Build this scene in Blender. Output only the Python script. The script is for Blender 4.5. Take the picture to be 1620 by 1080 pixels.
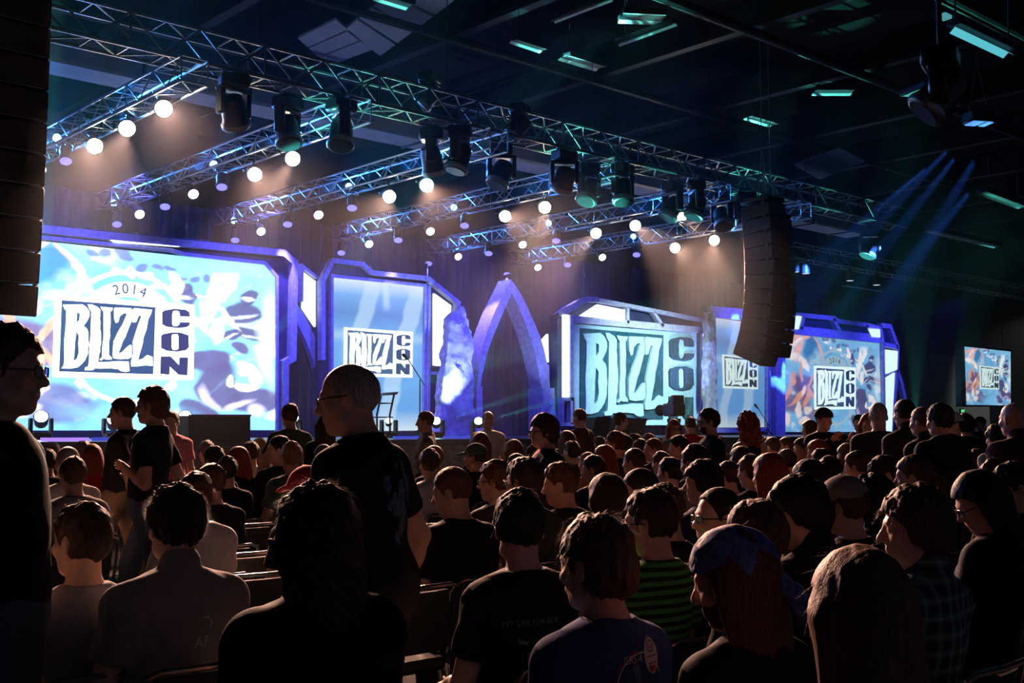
import bpy, bmesh, math, random
import numpy as np
from math import radians as R, sin, cos, pi, sqrt
from mathutils import Vector, Matrix, Euler, noise as mnoise
C = bpy.context.scene.collection
for o in list(bpy.data.objects): bpy.data.objects.remove(o)
rng = random.Random(7)
# ------------------------------------------------------------------ camera, world, exposure
FPX, YAW, PITCH = 1800.0, R(42), math.atan(140/1800)
CAM = Vector((0, 0, 1.5))
cd = bpy.data.cameras.new('camera'); cam = bpy.data.objects.new('camera', cd); C.objects.link(cam)
cd.sensor_width = 36; cd.lens = 36*FPX/1620; cd.clip_end = 300; cd.clip_start = .05
cam.location = CAM; cam.rotation_euler = (R(90)+PITCH, 0, -YAW)
sc = bpy.context.scene; sc.camera = cam
sc.view_settings.view_transform = 'Standard'; sc.view_settings.look = 'None'
sc.view_settings.gamma = 1; sc.view_settings.use_curve_mapping = False
sc.view_settings.exposure = 0.0
sc.cycles.max_bounces = 5; sc.cycles.diffuse_bounces = 2; sc.cycles.glossy_bounces = 2
sc.cycles.volume_bounces = 0; sc.cycles.transparent_max_bounces = 8
sc.cycles.sample_clamp_indirect = 2.0; sc.cycles.sample_clamp_direct = 0
sc.cycles.use_denoising = True
w = bpy.data.worlds.new('world'); sc.world = w; w.use_nodes = True
w.node_tree.nodes['Background'].inputs[0].default_value = (.50, .62, 1, 1)
w.node_tree.nodes['Background'].inputs[1].default_value = .05
MROT = Matrix.Rotation(-YAW, 3, 'Z') @ Matrix.Rotation(R(90)+PITCH, 3, 'X')
def ray(u, v): return MROT @ Vector(((u-810)/FPX, (540-v)/FPX, -1.0))   # unit depth
def at_zf(u, v, zf): return CAM + ray(u, v)*zf
def at_Y(u, v, Y): d = ray(u, v); return CAM + d*(Y/d.y)
def at_X(u, v, X): d = ray(u, v); return CAM + d*(X/d.x)
def at_Z(u, v, Z): d = ray(u, v); return CAM + d*((Z-1.5)/d.z)
def spot(name, loc, aim, power, col, ang, blend=.35, rad=.06):
    l = bpy.data.lights.new(name, 'SPOT'); l.energy = power; l.color = col
    l.spot_size = R(ang); l.spot_blend = blend; l.shadow_soft_size = rad
    o = bpy.data.objects.new(name, l); C.objects.link(o); o.location = loc
    o.rotation_euler = (Vector(aim)-Vector(loc)).to_track_quat('-Z', 'Y').to_euler()
    return o
HAZE = .0033
WARM, BLUE, TEAL = (1, .53, .37), (.10, .13, 1), (.12, .9, .72)
# lamp positions (pixel on its truss, truss number, colour); truss X below
TRX = [7.15, 9.95, 12.85, 16.0, 19.2, 22.2]; TRZ = 6.35; TY0, TY1 = 14.6, 24.4
LAMPS = [(259,172,0,'warm'),(201,203,0,'warm'),(150,231,0,'warm'),(104,255,0,'blue'),(64,269,0,'white'),(90,218,0,'cyan'),
 (463,251,1,'warm'),(403,276,1,'warm'),(351,296,1,'blue'),(306,307,1,'white'),(261,327,1,'blue'),(221,339,1,'white'),(185,355,1,'blue'),(180,321,1,'cyan'),(338,260,1,'cyan'),
 (675,293,2,'warm'),(616,311,2,'warm'),(557,329,2,'blue'),(504,340,2,'white'),(455,355,2,'blue'),(413,366,2,'white'),(372,380,2,'blue'),(370,349,2,'cyan'),(552,295,2,'cyan'),
 (862,328,3,'warm'),(799,342,3,'warm'),(735,357,3,'blue'),(681,366,3,'white'),(630,380,3,'blue'),(584,386,3,'white'),(540,400,3,'blue'),(718,328,3,'cyan'),
 (1005,357,4,'warm'),(943,369,4,'warm'),(880,381,4,'blue'),(827,387,4,'white'),(773,401,4,'blue'),(725,406,4,'white'),(678,417,4,'blue'),(868,353,4,'cyan'),
 (1130,380,5,'warm'),(1068,392,5,'warm'),(1078,344,5,'warm'),(1007,403,5,'blue'),(953,407,5,'white'),(898,419,5,'blue'),(851,423,5,'white'),(802,434,5,'blue'),(799,410,5,'cyan'),(1002,374,5,'cyan')]
WAIM = [(2.0,2.4),(2.4,8.0),(1.0,5.0),(4.5,11),(3.2,3.4),(5.5,5.5),(3.6,7.2),(8.5,9.5),(5.6,1.8),(11,6),(8,12.5),(12.5,10),(9,4),(15.5,8)]
k = 0
for (u, v, t, kind) in LAMPS:
    p = at_X(u, v, TRX[t])
    if kind == 'warm':
        k += 1
        aim = Vector((*WAIM[(k-1) % len(WAIM)], .9))
        d = (aim-p).normalized()
        spot('warm_stage_light', p+d*.12, aim, 9500, WARM, 20, .6)
for (u, v, t, kind) in LAMPS:
    if kind == 'blue':
        p = at_X(u, v, TRX[t]); spot('violet_down_light', p+Vector((0,0,-.1)), p+Vector((.25,.5,-3)), 1100, (.18,.13,1), 44, .7, .06)
# blue washes over the set, from the far ends of the trusses
for i, x in enumerate((7.5, 11.5, 15.0, 18.5, 22.0, 29.5, 34.0, 38.0)):
    spot('blue_wash_light', (x, 18.6, 6.1), (x+.8, 23.2, 2.6), 1050 if x != 22.0 else 300, (.06,.06,1), 80, .8, .2)
# blue up-lights on the truss undersides
for x in TRX:
    for (y, pw) in ((TY1-.1, 420), (20.4, 420), (17.6, 300)):
        spot('truss_toner_light', (x, y, TRZ+.18), (x, y-3, TRZ+.16), pw*4.5, (.03,.25,1), 40, .6, .04)
# teal moving heads at the stage front, aimed up at the roof and the main truss
for (x, u, v, Zc, pw, an) in ((17,905,88,8.7,5200,11),(21,1022,45,9.0,4200,12),(15,850,72,8.7,3600,9),(26,1318,150,9.0,3600,12),(30,1450,150,8.1,3600,10),(12,620,8,8.7,3000,9),(24,1205,193,8.3,2600,9),(32,1580,318,6.5,2200,9)):
    spot('teal_up_light', (x, 16.3, 1.75), at_Z(u, v, Zc), pw, TEAL, an, .6, .05)
for (x, xa, za, pw, an) in ((8.5,9.6,7.0,1500,13),(11.5,10.8,6.6,1100,16),(14.5,14.9,6.9,2600,9),(17,15.8,6.4,1100,14),(21.5,20.4,6.9,2600,11),(27,25.6,6.5,1500,9),(6.0,5.3,5.2,900,26)):
    spot('teal_truss_light', (x, 17.6, 1.75), (xa, 14.9, za) if x > 6 else (5.2,13.2,5), pw*6, TEAL, an, .5, .05)
# narrow teal beams standing in the haze
for (u, v, y, u2, v2, pw) in ((65,664,19.5,66,560,3500),(292,662,19,372,585,2500),(462,664,18.5,560,635,3500),(690,669,18.5,900,600,1800),(757,669,18.5,960,610,1800)):
    a = at_Y(u, v, y); b = at_Y(u2, v2, y-.5)
    spot('teal_beam_light', a+(b-a).normalized()*.4, b, pw*26, (.15,.95,.95), 6, .5, .02)
a = at_Y(180, 660, 19); spot('teal_beam_light', a+Vector((-.1,-.5,.3)), at_zf(60, 720, 3.3), 9000, (.15,.95,.95), 3, .5, .02)
a = at_Y(1560, 640, 24); spot('far_wall_fill', (a.x-1, 20.5, 7.5), (a.x, 24, 2.5), 420, (1,.93,.85), 75, .8, .2)  # added fill without a fixture, lifts the dark grey far wall
# blue beams from the upper right of the hall to the stage
for (u, v, u2, v2) in ((1548,186,1190,560),(1562,190,1240,590),(1590,240,1290,600),(1600,170,1330,610),(1490,240,1170,520)):
    a = at_zf(u, v, 23)+Vector((0,.3,-.25)); b = at_Y(u2, v2, 22)
    spot('blue_beam_light', a, b, 130000, (.05,.2,1), 4.6, .6, .03)
# added violet fill, no fixtures, tints the curtain and haze behind the set
for x in (2.5, 6, 9.5, 13, 16.5, 20, 24):
    spot('curtain_tint_fill', (x, 22.0, 6.9), (x+.3, 24.9, 4.4), 700 if x > 8 else 3200, (.16,.16,1), 105, .8, .1)
# front light on the carved board
spot('board_light', (23.0, 15.6, 6.2), (25.0, 22.2, 2.6), 5600, (.66,.93,1), 50, 1.0, .1)
# stone up-lights
for (u, y, pw) in ((733, 20.9, 800), (1124, 20.8, 500), (878, 21.2, 160)):
    a = at_Y(u, 664, y); spot('stone_up_light', a, a+Vector((.05, .9, 2.0)), pw, (.3,.42,1), 70, .7, .05)

# ------------------------------------------------------------------ helpers
MATS = {}
def mat(name, col, rough=.6, metal=0, spec=.3, bump=0, bscale=40, var=0, emis=None, estr=0, coords='Object', sss=0, stretch=None):
    if name in MATS: return MATS[name]
    m = bpy.data.materials.new(name); m.use_nodes = True; nt = m.node_tree; b = nt.nodes['Principled BSDF']
    b.inputs['Base Color'].default_value = (*col, 1); b.inputs['Roughness'].default_value = rough
    b.inputs['Metallic'].default_value = metal; b.inputs['Specular IOR Level'].default_value = spec
    if var or bump:
        tc = nt.nodes.new('ShaderNodeTexCoord'); n = nt.nodes.new('ShaderNodeTexNoise')
        n.inputs['Scale'].default_value = bscale; n.inputs['Detail'].default_value = 4
        src = tc.outputs['Object']
        if stretch:
            mp = nt.nodes.new('ShaderNodeMapping'); mp.inputs['Scale'].default_value = stretch
            nt.links.new(src, mp.inputs[0]); src = mp.outputs[0]
        nt.links.new(src, n.inputs['Vector'])
    if var:
        r = nt.nodes.new('ShaderNodeValToRGB'); e = r.color_ramp.elements
        e[0].position = .3; e[1].position = .7
        e[0].color = (*[c*(1-var) for c in col], 1); e[1].color = (*[min(1, c*(1+var)) for c in col], 1)
        nt.links.new(n.outputs['Fac'], r.inputs[0]); nt.links.new(r.outputs[0], b.inputs['Base Color'])
    if bump:
        bp = nt.nodes.new('ShaderNodeBump'); bp.inputs['Strength'].default_value = bump; bp.inputs['Distance'].default_value = .02
        nt.links.new(n.outputs['Fac'], bp.inputs['Height']); nt.links.new(bp.outputs[0], b.inputs['Normal'])
    if emis:
        b.inputs['Emission Color'].default_value = (*emis, 1); b.inputs['Emission Strength'].default_value = estr
    MATS[name] = m; return m
def glow(name, col, strength, sample=True):
    m = mat(name, (.02,.02,.02), .3, emis=col, estr=strength)
    m.cycles.emission_sampling = 'AUTO' if sample else 'NONE'
    return m
class MB:
    def __init__(s): s.v = []; s.f = []; s.smooth = True
    def add(s, vs, fs):
        n = len(s.v); s.v += [tuple(x) for x in vs]; s.f += [tuple(i+n for i in f) for f in fs]; return s
    def box(s, c, d, M=None):
        vs = [Vector((x*d[0]/2, y*d[1]/2, z*d[2]/2)) for x in (-1,1) for y in (-1,1) for z in (-1,1)]
        if M: vs = [M @ q for q in vs]
        return s.add([q+Vector(c) for q in vs], [(0,1,3,2),(4,6,7,5),(0,4,5,1),(2,3,7,6),(0,2,6,4),(1,5,7,3)])
    def bevbox(s, c, d, b=.01, M=None):
        bm = bmesh.new(); bmesh.ops.create_cube(bm, size=1)
        bmesh.ops.scale(bm, vec=d, verts=bm.verts); bmesh.ops.bevel(bm, geom=bm.edges[:], offset=b, segments=1, affect='EDGES')
        bm.verts.index_update(); vs = [q.co.copy() for q in bm.verts]
        if M: vs = [M @ q for q in vs]
        fs = [[q.index for q in f.verts] for f in bm.faces]; bm.free()
        return s.add([q+Vector(c) for q in vs], fs)
    def tube(s, pts, r, n=6, closed=False, cap=True):
        pts = [Vector(p) for p in pts]; m = len(pts); rs = r if isinstance(r, (list, tuple)) else [r]*m
        vs = []; fs = []; up = None
        for i, p in enumerate(pts):
            a = pts[i-1] if i > 0 or closed else p; b = pts[(i+1) % m] if i < m-1 or closed else p
            t = (b-a).normalized()
            if up is None:
                up = Vector((0,0,1)) if abs(t.z) < .9 else Vector((1,0,0))
            x = t.cross(up)
            if x.length < 1e-5: x = t.orthogonal()
            x.normalize(); y = x.cross(t).normalized(); up = y
            vs += [p + (x*cos(2*pi*j/n) + y*sin(2*pi*j/n))*rs[i] for j in range(n)]
        for i in range(m if closed else m-1):
            for j in range(n):
                a = i*n+j; b = i*n+(j+1) % n; c = ((i+1) % m)*n+(j+1) % n; d = ((i+1) % m)*n+j
                fs.append((a,b,c,d))
        if cap and not closed: fs += [tuple(range(n-1,-1,-1)), tuple(range((m-1)*n, m*n))]
        return s.add(vs, fs)
    def lathe(s, prof, n=16, M=None, caps=True):   # prof: (r, z)
        vs = []; fs = []
        for (r, z) in prof: vs += [Vector((r*cos(2*pi*j/n), r*sin(2*pi*j/n), z)) for j in range(n)]
        for i in range(len(prof)-1):
            for j in range(n): fs.append((i*n+j, i*n+(j+1) % n, (i+1)*n+(j+1) % n, (i+1)*n+j))
        if caps: fs += [tuple(range(n-1,-1,-1)), tuple(range((len(prof)-1)*n, len(prof)*n))]
        if M: vs = [M @ q for q in vs]
        return s.add(vs, fs)
    def prism(s, poly, y0, y1):      # polygon in local x,z ; extruded along local y
        n = len(poly)
        ar = sum(poly[i][0]*poly[(i+1) % n][1]-poly[(i+1) % n][0]*poly[i][1] for i in range(n))
        if ar < 0: poly = poly[::-1]
        vs = [(p[0], y0, p[1]) for p in poly]+[(p[0], y1, p[1]) for p in poly]
        fs = [tuple(range(n)), tuple(range(2*n-1, n-1, -1))]+[(i, i+n, (i+1) % n+n, (i+1) % n) for i in range(n)]
        return s.add(vs, fs)
    def stroke(s, pl, wd, y0, y1, closed=False):
        P = [Vector((p[0], p[1])) for p in pl]; n = len(P)
        L = []; Rr = []
        for i in range(n):
            a = P[i-1] if (i > 0 or closed) else P[i]; b = P[(i+1) % n] if (i < n-1 or closed) else P[i]
            d1 = (P[i]-a).normalized() if (P[i]-a).length > 0 else (b-P[i]).normalized()
            d2 = (b-P[i]).normalized() if (b-P[i]).length > 0 else d1
            t = (d1+d2).normalized(); nn = Vector((-t.y, t.x)); k = 1/max(.45, abs(nn.dot(Vector((-d1.y, d1.x)))))
            L.append(P[i]+nn*wd/2*k); Rr.append(P[i]-nn*wd/2*k)
        for i in range(n if closed else n-1):
            j = (i+1) % n
            s.prism([tuple(L[i]), tuple(L[j]), tuple(Rr[j]), tuple(Rr[i])], y0, y1)
        return s
    def mesh(s, name, smooth=None):
        me = bpy.data.meshes.new(name); me.from_pydata(s.v, [], s.f); me.update()
        sm = s.smooth if smooth is None else smooth
        if sm:
            me.polygons.foreach_set('use_smooth', [True]*len(me.polygons))
            try: me.set_sharp_from_angle(angle=R(38))
            except Exception: pass
        return me
    def build(s, name, m, parent=None, **k):
        return link(name, s.mesh(name), m, parent, **k)
def link(name, me, m=None, parent=None, loc=None, rot=None, scale=None):
    o = bpy.data.objects.new(name, me)
    if m is not None and me is not None:
        if not me.materials: me.materials.append(m)
        elif me.materials[0] != m:
            o.material_slots[0].link = 'OBJECT'; o.material_slots[0].material = m
    C.objects.link(o)
    if parent: o.parent = parent
    if loc is not None: o.location = loc
    if rot is not None: o.rotation_euler = rot
    if scale is not None: o.scale = scale
    return o
def tag(o, label, cat, group=None, kind=None):
    o['label'] = label
    if cat: o['category'] = cat
    if group: o['group'] = group
    if kind: o['kind'] = kind
    return o
def thing(name, label, cat, loc=(0,0,0), rot=(0,0,0), group=None):
    o = bpy.data.objects.new(name, None); C.objects.link(o); o.location = loc; o.rotation_euler = rot
    o.empty_display_size = .1
    return tag(o, label, cat, group)
def struct(o): o['kind'] = 'structure'; return o
def copy_tree(o, parent=None):
    c = o.copy(); C.objects.link(c); c.parent = parent
    for ch in [x for x in ALLCH(o)]: copy_tree(ch, c)
    return c
def ALLCH(o): return list(o.children)
ORD = ['zeroth','first','second','third','fourth','fifth','sixth','seventh','eighth','ninth','tenth','eleventh','twelfth','thirteenth','fourteenth','fifteenth','sixteenth','seventeenth','eighteenth','nineteenth','twentieth','twenty-first','twenty-second','twenty-third','twenty-fourth','twenty-fifth','twenty-sixth']
def text_mesh(txt, size):
    cu = bpy.data.curves.new('lettering', 'FONT'); cu.body = txt; cu.size = size; cu.extrude = .0; cu.align_x = 'CENTER'; cu.align_y = 'CENTER'
    o = bpy.data.objects.new('lettering', cu); C.objects.link(o)
    dg = bpy.context.evaluated_depsgraph_get(); me = bpy.data.meshes.new_from_object(o.evaluated_get(dg))
    bpy.data.objects.remove(o); return me
# ------------------------------------------------------------------ the setting
M_floor = mat('dark_carpet', (.03,.028,.035), .95, bump=.3, bscale=60, var=.3)
M_black = mat('matte_black', (.012,.012,.014), .7, var=.25, bscale=6)
M_ceil = mat('ceiling_black', (.004,.004,.006), .85, bump=.2, bscale=3, var=.3)
M_beam = mat('dark_steel', (.016,.017,.022), .55, spec=.4, var=.3, bscale=4)
M_curtain = mat('purple_black_curtain', (.040,.034,.06), .9, var=.1, bscale=5)
M_wallgrey = mat('grey_wall_paint', (.32,.32,.33), .8, var=.08, bscale=2)
M_white = mat('pale_enamel', (.75,.78,.78), .35, spec=.5, var=.05, bscale=8)
M_setframe = mat('lavender_set_paint', (.50,.50,.62), .5, bump=.25, bscale=9, var=.22)
M_setnavy = mat('navy_set_paint', (.035,.035,.09), .5, bump=.15, bscale=5, var=.3)
M_stage = mat('stage_deck_black', (.05,.05,.07), .35, spec=.5, var=.3, bscale=3)
M_stagewall = mat('stage_front_grey', (.22,.20,.22), .8, bump=.5, bscale=14, var=.35)
M_stone = mat('rough_painted_stone', (.42,.42,.52), .75, bump=.8, bscale=7, var=.35)
M_chrome = mat('chrome_tube', (.55,.55,.56), .25, metal=1)
M_alu = mat('aluminium_truss', (.36,.38,.42), .42, metal=.8, var=.08, bscale=12)
struct(MB().box((16, 13, -.06), (70, 44, .12)).build('floor', M_floor))
struct(MB().box((20, 14, 10.6), (80, 46, .3)).build('ceiling', M_ceil))
struct(MB().box((20, 28.2, 5.3), (80, .3, 10.6)).build('wall_back', M_black))
struct(MB().box((-14, 14, 5.3), (.3, 46, 10.6)).build('wall_left', M_black))
struct(MB().box((51, 14, 5.3), (.3, 46, 10.6)).build('wall_right', M_black))
wy = 24.0; a = at_Y(1468, 690, wy); b = at_Y(1760, 690, wy); zt = at_Y(1540, 565, wy).z
struct(MB().box(((a.x+b.x)/2, wy+.15, zt/2), (b.x-a.x, .3, zt)).build('wall_far', M_wallgrey))
# curtain behind the set: one pleated sheet
m = MB(); n = 900; x0, x1 = 0.0, 40.0
vs = []
for i in range(n+1):
    x = x0+(x1-x0)*i/n; y = 24.9+.09*sin(i*.9)+.05*sin(i*.27+1)
    vs += [(x, y, 1.36), (x, y+.02, 6.8)]
m.add(vs, [(2*i, 2*i+2, 2*i+3, 2*i+1) for i in range(n)])
tag(m.build('stage_curtain', M_curtain), 'wide dark purple pleated curtain hanging behind the stage set', 'curtain')
# stage
SY, DZ = 15.6, 1.34
st = thing('stage_platform', 'low black stage platform with rough grey front wall in front of the lit set', 'stage', (16.5, SY, 0))
MB().box((.5, 5.2, DZ-.04), (42, 10.4, .08)).build('deck', M_stage, st)
nseg = 21
for i in range(nseg):
    MB().bevbox((-20.5+i*2+1, .1, (DZ-.1)/2), (1.985, .12, DZ-.1), .01).build('fascia_panel', M_stagewall, st)
MB().box((.5, .02, DZ-.05), (42, .1, .1)).build('edge_trim', M_setnavy, st)
for i, (u0, u1, col) in enumerate(((78,153,'v'),(160,240,'b'),(640,690,'b'),(720,760,'b'))):
    pa, pb = at_Y(u0, 694, SY), at_Y(u1, 694, SY)
    MB().box(((pa.x+pb.x)/2-16.5, .3, DZ+.03), (pb.x-pa.x, .07, .05)).build('edge_light_strip', glow('violet_strip' if col == 'v' else 'blue_strip', (.30,.16,1) if col == 'v' else (.07,.1,.9), 1.6 if col == 'v' else .6, False), st)
# ceiling steelwork
for i, x in enumerate(range(-10, 46, 4)):
    b_ = thing('roof_beam', 'dark steel lattice roof beam under the black ceiling', 'beam', (x, 12, 9.6), group='roof beams across the hall')
    MB().box((0, 0, .35), (.22, 34, .1)).build('top_flange', M_beam, b_); MB().box((0, 0, -.25), (.22, 34, .1)).build('bottom_flange', M_beam, b_)
    MB().box((0, 0, .05), (.05, 34, .5)).build('web', M_beam, b_)
for i, y in enumerate((2.5, 6.0, 9.4, 12.8, 17.0, 20.5)):
    b_ = thing('roof_purlin', f'long dark pipe purlin running along the hall under the roof, {ORD[i+1]} from the camera', 'beam', (18, y, 9.15), group='roof purlins along the hall')
    MB().tube([(-30,0,0),(30,0,0)], .09, 8).build('pipe', M_beam, b_)
    MB().tube([(-30,.35,.12),(30,.35,.12)], .04, 6).build('conduit', M_beam, b_)
# pale duct behind the main truss
dt = thing('air_duct', 'long pale grey air duct running behind the main lighting truss', 'duct', (14, 18.6, 7.72))
MB().bevbox((0, 0, 0), (34, .8, .62), .05).build('duct_body', mat('duct_grey', (.30,.26,.32), .5, var=.15, bscale=2), dt)
for i in range(17): MB().bevbox((-16+i*2, 0, 0), (.06, .86, .68), .01).build('joint_band', M_beam, dt)
# ceiling light fittings: (pixel a, pixel b, width, height Z, label)
def fitting(a, b, wd, Z, label, name='ceiling_light'):
    A, B = at_Z(a[0], a[1], Z), at_Z(b[0], b[1], Z); d = B-A; L = d.length
    t = thing(name, label, 'ceiling light', (A+B)/2, (0, 0, math.atan2(d.y, d.x)), )
    MB().bevbox((0,0,.08), (L, wd, .1), .01).build('housing', M_beam, t)
    MB().add([(-L/2,-wd/2,0),(L/2,-wd/2,0),(L/2,-wd*.12,.05),(-L/2,-wd*.12,.05),(L/2,wd*.12,.05),(-L/2,wd*.12,.05),(L/2,wd/2,0),(-L/2,wd/2,0)],
             [(0,3,2,1),(3,5,4,2),(5,7,6,4)]).build('reflector', M_white, t)
    for s in (-1,1): MB().tube([(s*L*.35,0,.1),(s*L*.35,0,1.0)], .008, 4).build('hanger', M_beam, t)
    return t
fitting((598,-3),(650,13), .30, 8.6, 'teal lit strip fitting at the top edge, above the ceiling panel')
fitting((813,66),(862,82), .26, 8.6, 'short teal lit strip fitting beside the round lamp in the roof')
fitting((892,92),(952,110), .34, 8.6, 'wide teal lit strip fitting under the roof pipe')
fitting((874,36),(966,1), .12, 8.9, 'upper of the two slanting teal tubes in the roof')
fitting((976,73),(1068,40), .12, 8.9, 'lower of the two slanting teal tubes in the roof')
fitting((982,29),(1050,32), .55, 9.2, 'teal lit square panel between the two slanting tubes')
fitting((1185,187),(1226,200), .30, 8.2, 'dim teal strip fitting in the dark middle of the roof')
fitting((1288,147),(1350,147), .45, 9.0, 'dim teal square panel high in the dark roof')
fitting((1434,156),(1476,140), .4, 8.0, 'teal lit bracket panel below the bright cyan fixture')
fitting((1555,306),(1620,330), .25, 6.4, 'thin teal tube by the dark side wall')
fitting((1470,366),(1580,392), .3, 6.8, 'long grey strip fitting high over the far hall')
fitting((1335,452),(1400,462), .2, 6.6, 'faint strip fitting beyond the hanging speakers')
# bright cyan fixture at the upper right, near
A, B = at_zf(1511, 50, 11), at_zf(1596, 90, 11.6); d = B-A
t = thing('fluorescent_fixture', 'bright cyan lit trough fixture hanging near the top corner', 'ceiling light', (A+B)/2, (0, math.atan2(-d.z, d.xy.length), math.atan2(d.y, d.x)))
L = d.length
MB().add([(-L/2,-.06,0),(L/2,-.06,0),(L/2,0,.05),(-L/2,0,.05),(L/2,.06,0),(-L/2,.06,0)], [(0,3,2,1),(3,5,4,2)]).build('trough', glow('cyan_glow_on_trough', (.12,.62,.72), .85, False), t)  # teal light caught by the trough, put in as emission
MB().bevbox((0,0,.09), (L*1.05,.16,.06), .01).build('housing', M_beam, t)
for i in range(4): MB().bevbox((-L*.42+i*L*.27, .16, .22), (.12,.1,.04), .008).build('louvre_block', glow('cyan_glow_on_block', (.14,.6,.62), .5, False), t)  # blocks glow faintly to imitate teal light falling on them
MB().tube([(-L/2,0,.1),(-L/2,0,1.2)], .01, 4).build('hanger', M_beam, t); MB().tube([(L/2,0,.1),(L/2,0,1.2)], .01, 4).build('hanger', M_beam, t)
# grey panels in the roof
def roofpanel(quad, Z, nst, label, axis):
    q = [at_Z(u, v, Z) for (u, v) in quad]; o = q[0].copy()
    t = thing('roof_panel', label, 'panel', o)
    for i in range(nst):
        f0, f1 = (i+.06)/nst, (i+.94)/nst
        if axis: a_, b_, c_, d_ = q[0].lerp(q[3], f0), q[1].lerp(q[2], f0), q[1].lerp(q[2], f1), q[0].lerp(q[3], f1)
        else: a_, b_, c_, d_ = q[0].lerp(q[1], f0), q[0].lerp(q[1], f1), q[3].lerp(q[2], f1), q[3].lerp(q[2], f0)
        P = [x-o for x in (a_, b_, c_, d_)]; up = Vector((0,0,.05))
        MB().add(P+[x+up for x in P], [(0,1,2,3),(7,6,5,4),(0,4,5,1),(1,5,6,2),(2,6,7,3),(3,7,4,0)]).build('panel', mat('blue_grey_panel', (.42,.44,.55), .6, var=.1, bscale=3), t)
roofpanel(((545,48),(640,-30),(720,0),(600,90)), 9.5, 4, 'blue grey slatted roof panel above the main truss', False)
roofpanel(((470,60),(530,30),(590,80),(520,105)), 9.5, 3, 'smaller blue grey roof panel beside the slatted one', True)
roofpanel(((1255,262),(1330,235),(1370,255),(1295,285)), 9.0, 3, 'dim grey roof panel over the hanging speakers', False)
# ------------------------------------------------------------------ screens and set pieces
LOGO_RAW = {
 'outer': [(70,85),(1560,185),(1545,985),(45,955)],
 'panel': [(140,135),(1140,212),(1115,925),(112,895)],
 'B': [(150,185),(355,180),(400,210),(432,255),(435,300),(415,345),(370,410),(405,440),(420,480),(420,560),(428,610),(415,650),(418,700),(385,775),(350,815),(310,850),(230,865),(135,860),(160,830),(165,760),(165,560),(180,430),(185,330),(188,250),(165,225)],
 'Bh1': [(300,265),(332,280),(328,345),(296,380)], 'Bh2': [(292,470),(322,510),(315,600),(322,690),(300,760),(262,785),(272,700),(278,580),(285,540)],
 'L': [(415,180),(460,182),(520,210),(550,240),(548,310),(542,330),(550,370),(546,440),(555,480),(556,600),(545,640),(548,680),(535,710),(525,795),(610,795),(740,785),(850,790),(860,890),(820,900),(770,890),(740,870),(640,860),(550,865),(490,860),(470,880),(385,882),(385,855),(420,840),(430,780),(432,650),(445,520),(450,380),(455,260),(430,225)],
 'I': [(550,205),(640,215),(678,215),(680,235),(655,265),(658,380),(650,450),(652,520),(640,580),(640,720),(672,750),(670,768),(620,768),(580,760),(560,778),(540,770),(568,740),(570,640),(585,520),(585,260),(560,225)],
 'Z1': [(695,235),(705,215),(880,222),(885,350),(845,450),(815,530),(790,570),(765,640),(740,705),(780,690),(840,630),(870,610),(885,625),(885,690),(880,740),(850,760),(760,765),(690,755),(680,720),(690,580),(740,470),(790,390),(835,280),(800,275),(755,310),(740,370),(715,380),(700,340)],
 'Z2': [(890,240),(910,222),(1100,240),(1090,280),(1060,340),(1040,450),(1010,530),(1000,600),(970,700),(950,775),(1000,760),(1050,720),(1105,740),(1108,835),(1030,830),(940,840),(880,840),(875,800),(900,700),(895,580),(930,470),(960,380),(990,305),(960,300),(930,370),(895,375)],
 'C': [(1210,265),(1240,245),(1340,230),(1460,240),(1500,265),(1505,315),(1400,308),(1395,260),(1360,248),(1325,255),(1315,300),(1315,390),(1330,415),(1370,415),(1395,395),(1400,372),(1505,375),(1500,405),(1470,425),(1380,435),(1260,420),(1212,395)],
 'O': [(1215,500),(1300,482),(1400,482),(1490,510),(1495,640),(1460,670),(1370,685),(1260,675),(1200,645),(1200,520)],
 'Oh': [(1320,500),(1375,500),(1385,520),(1385,655),(1360,668),(1320,665),(1310,640),(1310,515)],
 'N': [(1195,735),(1300,735),(1390,830),(1395,745),(1485,745),(1478,935),(1385,930),(1290,840),(1285,930),(1190,920)]}
def homography(src, dst):
    A = []; bb = []
    for (x, y), (X, Y) in zip(src, dst):
        A += [[x,y,1,0,0,0,-X*x,-X*y],[0,0,0,x,y,1,-Y*x,-Y*y]]; bb += [X, Y]
    h = np.linalg.solve(np.array(A, float), np.array(bb, float)); return np.append(h, 1).reshape(3,3)
H_ = homography(LOGO_RAW['outer'], [(0,1),(1,1),(1,0),(0,0)])
def hmap(p): q = H_ @ np.array([p[0], p[1], 1.0]); return (q[0]/q[2], q[1]/q[2])
LOGO = {k_: [hmap(p) for p in v_] for k_, v_ in LOGO_RAW.items()}
def tess(outer, holes, y0, y1):
    """polygon with holes -> extruded mesh builder via curve fill"""
    bm = bmesh.new(); 
    loops = [outer]+holes; edges = []
    for lp in loops:
        vv = [bm.verts.new((p[0], y0, p[1])) for p in lp]
        edges += [bm.edges.new((vv[i], vv[(i+1) % len(vv)])) for i in range(len(vv))]
    bmesh.ops.triangle_fill(bm, use_beauty=True, use_dissolve=False, edges=edges)
    for f in bm.faces:
        f.normal_update()
        if f.normal.y > 0: f.normal_flip()
    r = bmesh.ops.extrude_face_region(bm, geom=bm.faces[:])
    bmesh.ops.translate(bm, vec=(0, y1-y0, 0), verts=[g for g in r['geom'] if isinstance(g, bmesh.types.BMVert)])
    bmesh.ops.recalc_face_normals(bm, faces=bm.faces[:])
    m_ = MB(); bm.verts.index_update(); m_.add([q.co.copy() for q in bm.verts], [[q.index for q in f.verts] for f in bm.faces]); bm.free(); m_.smooth = False
    return m_
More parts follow.
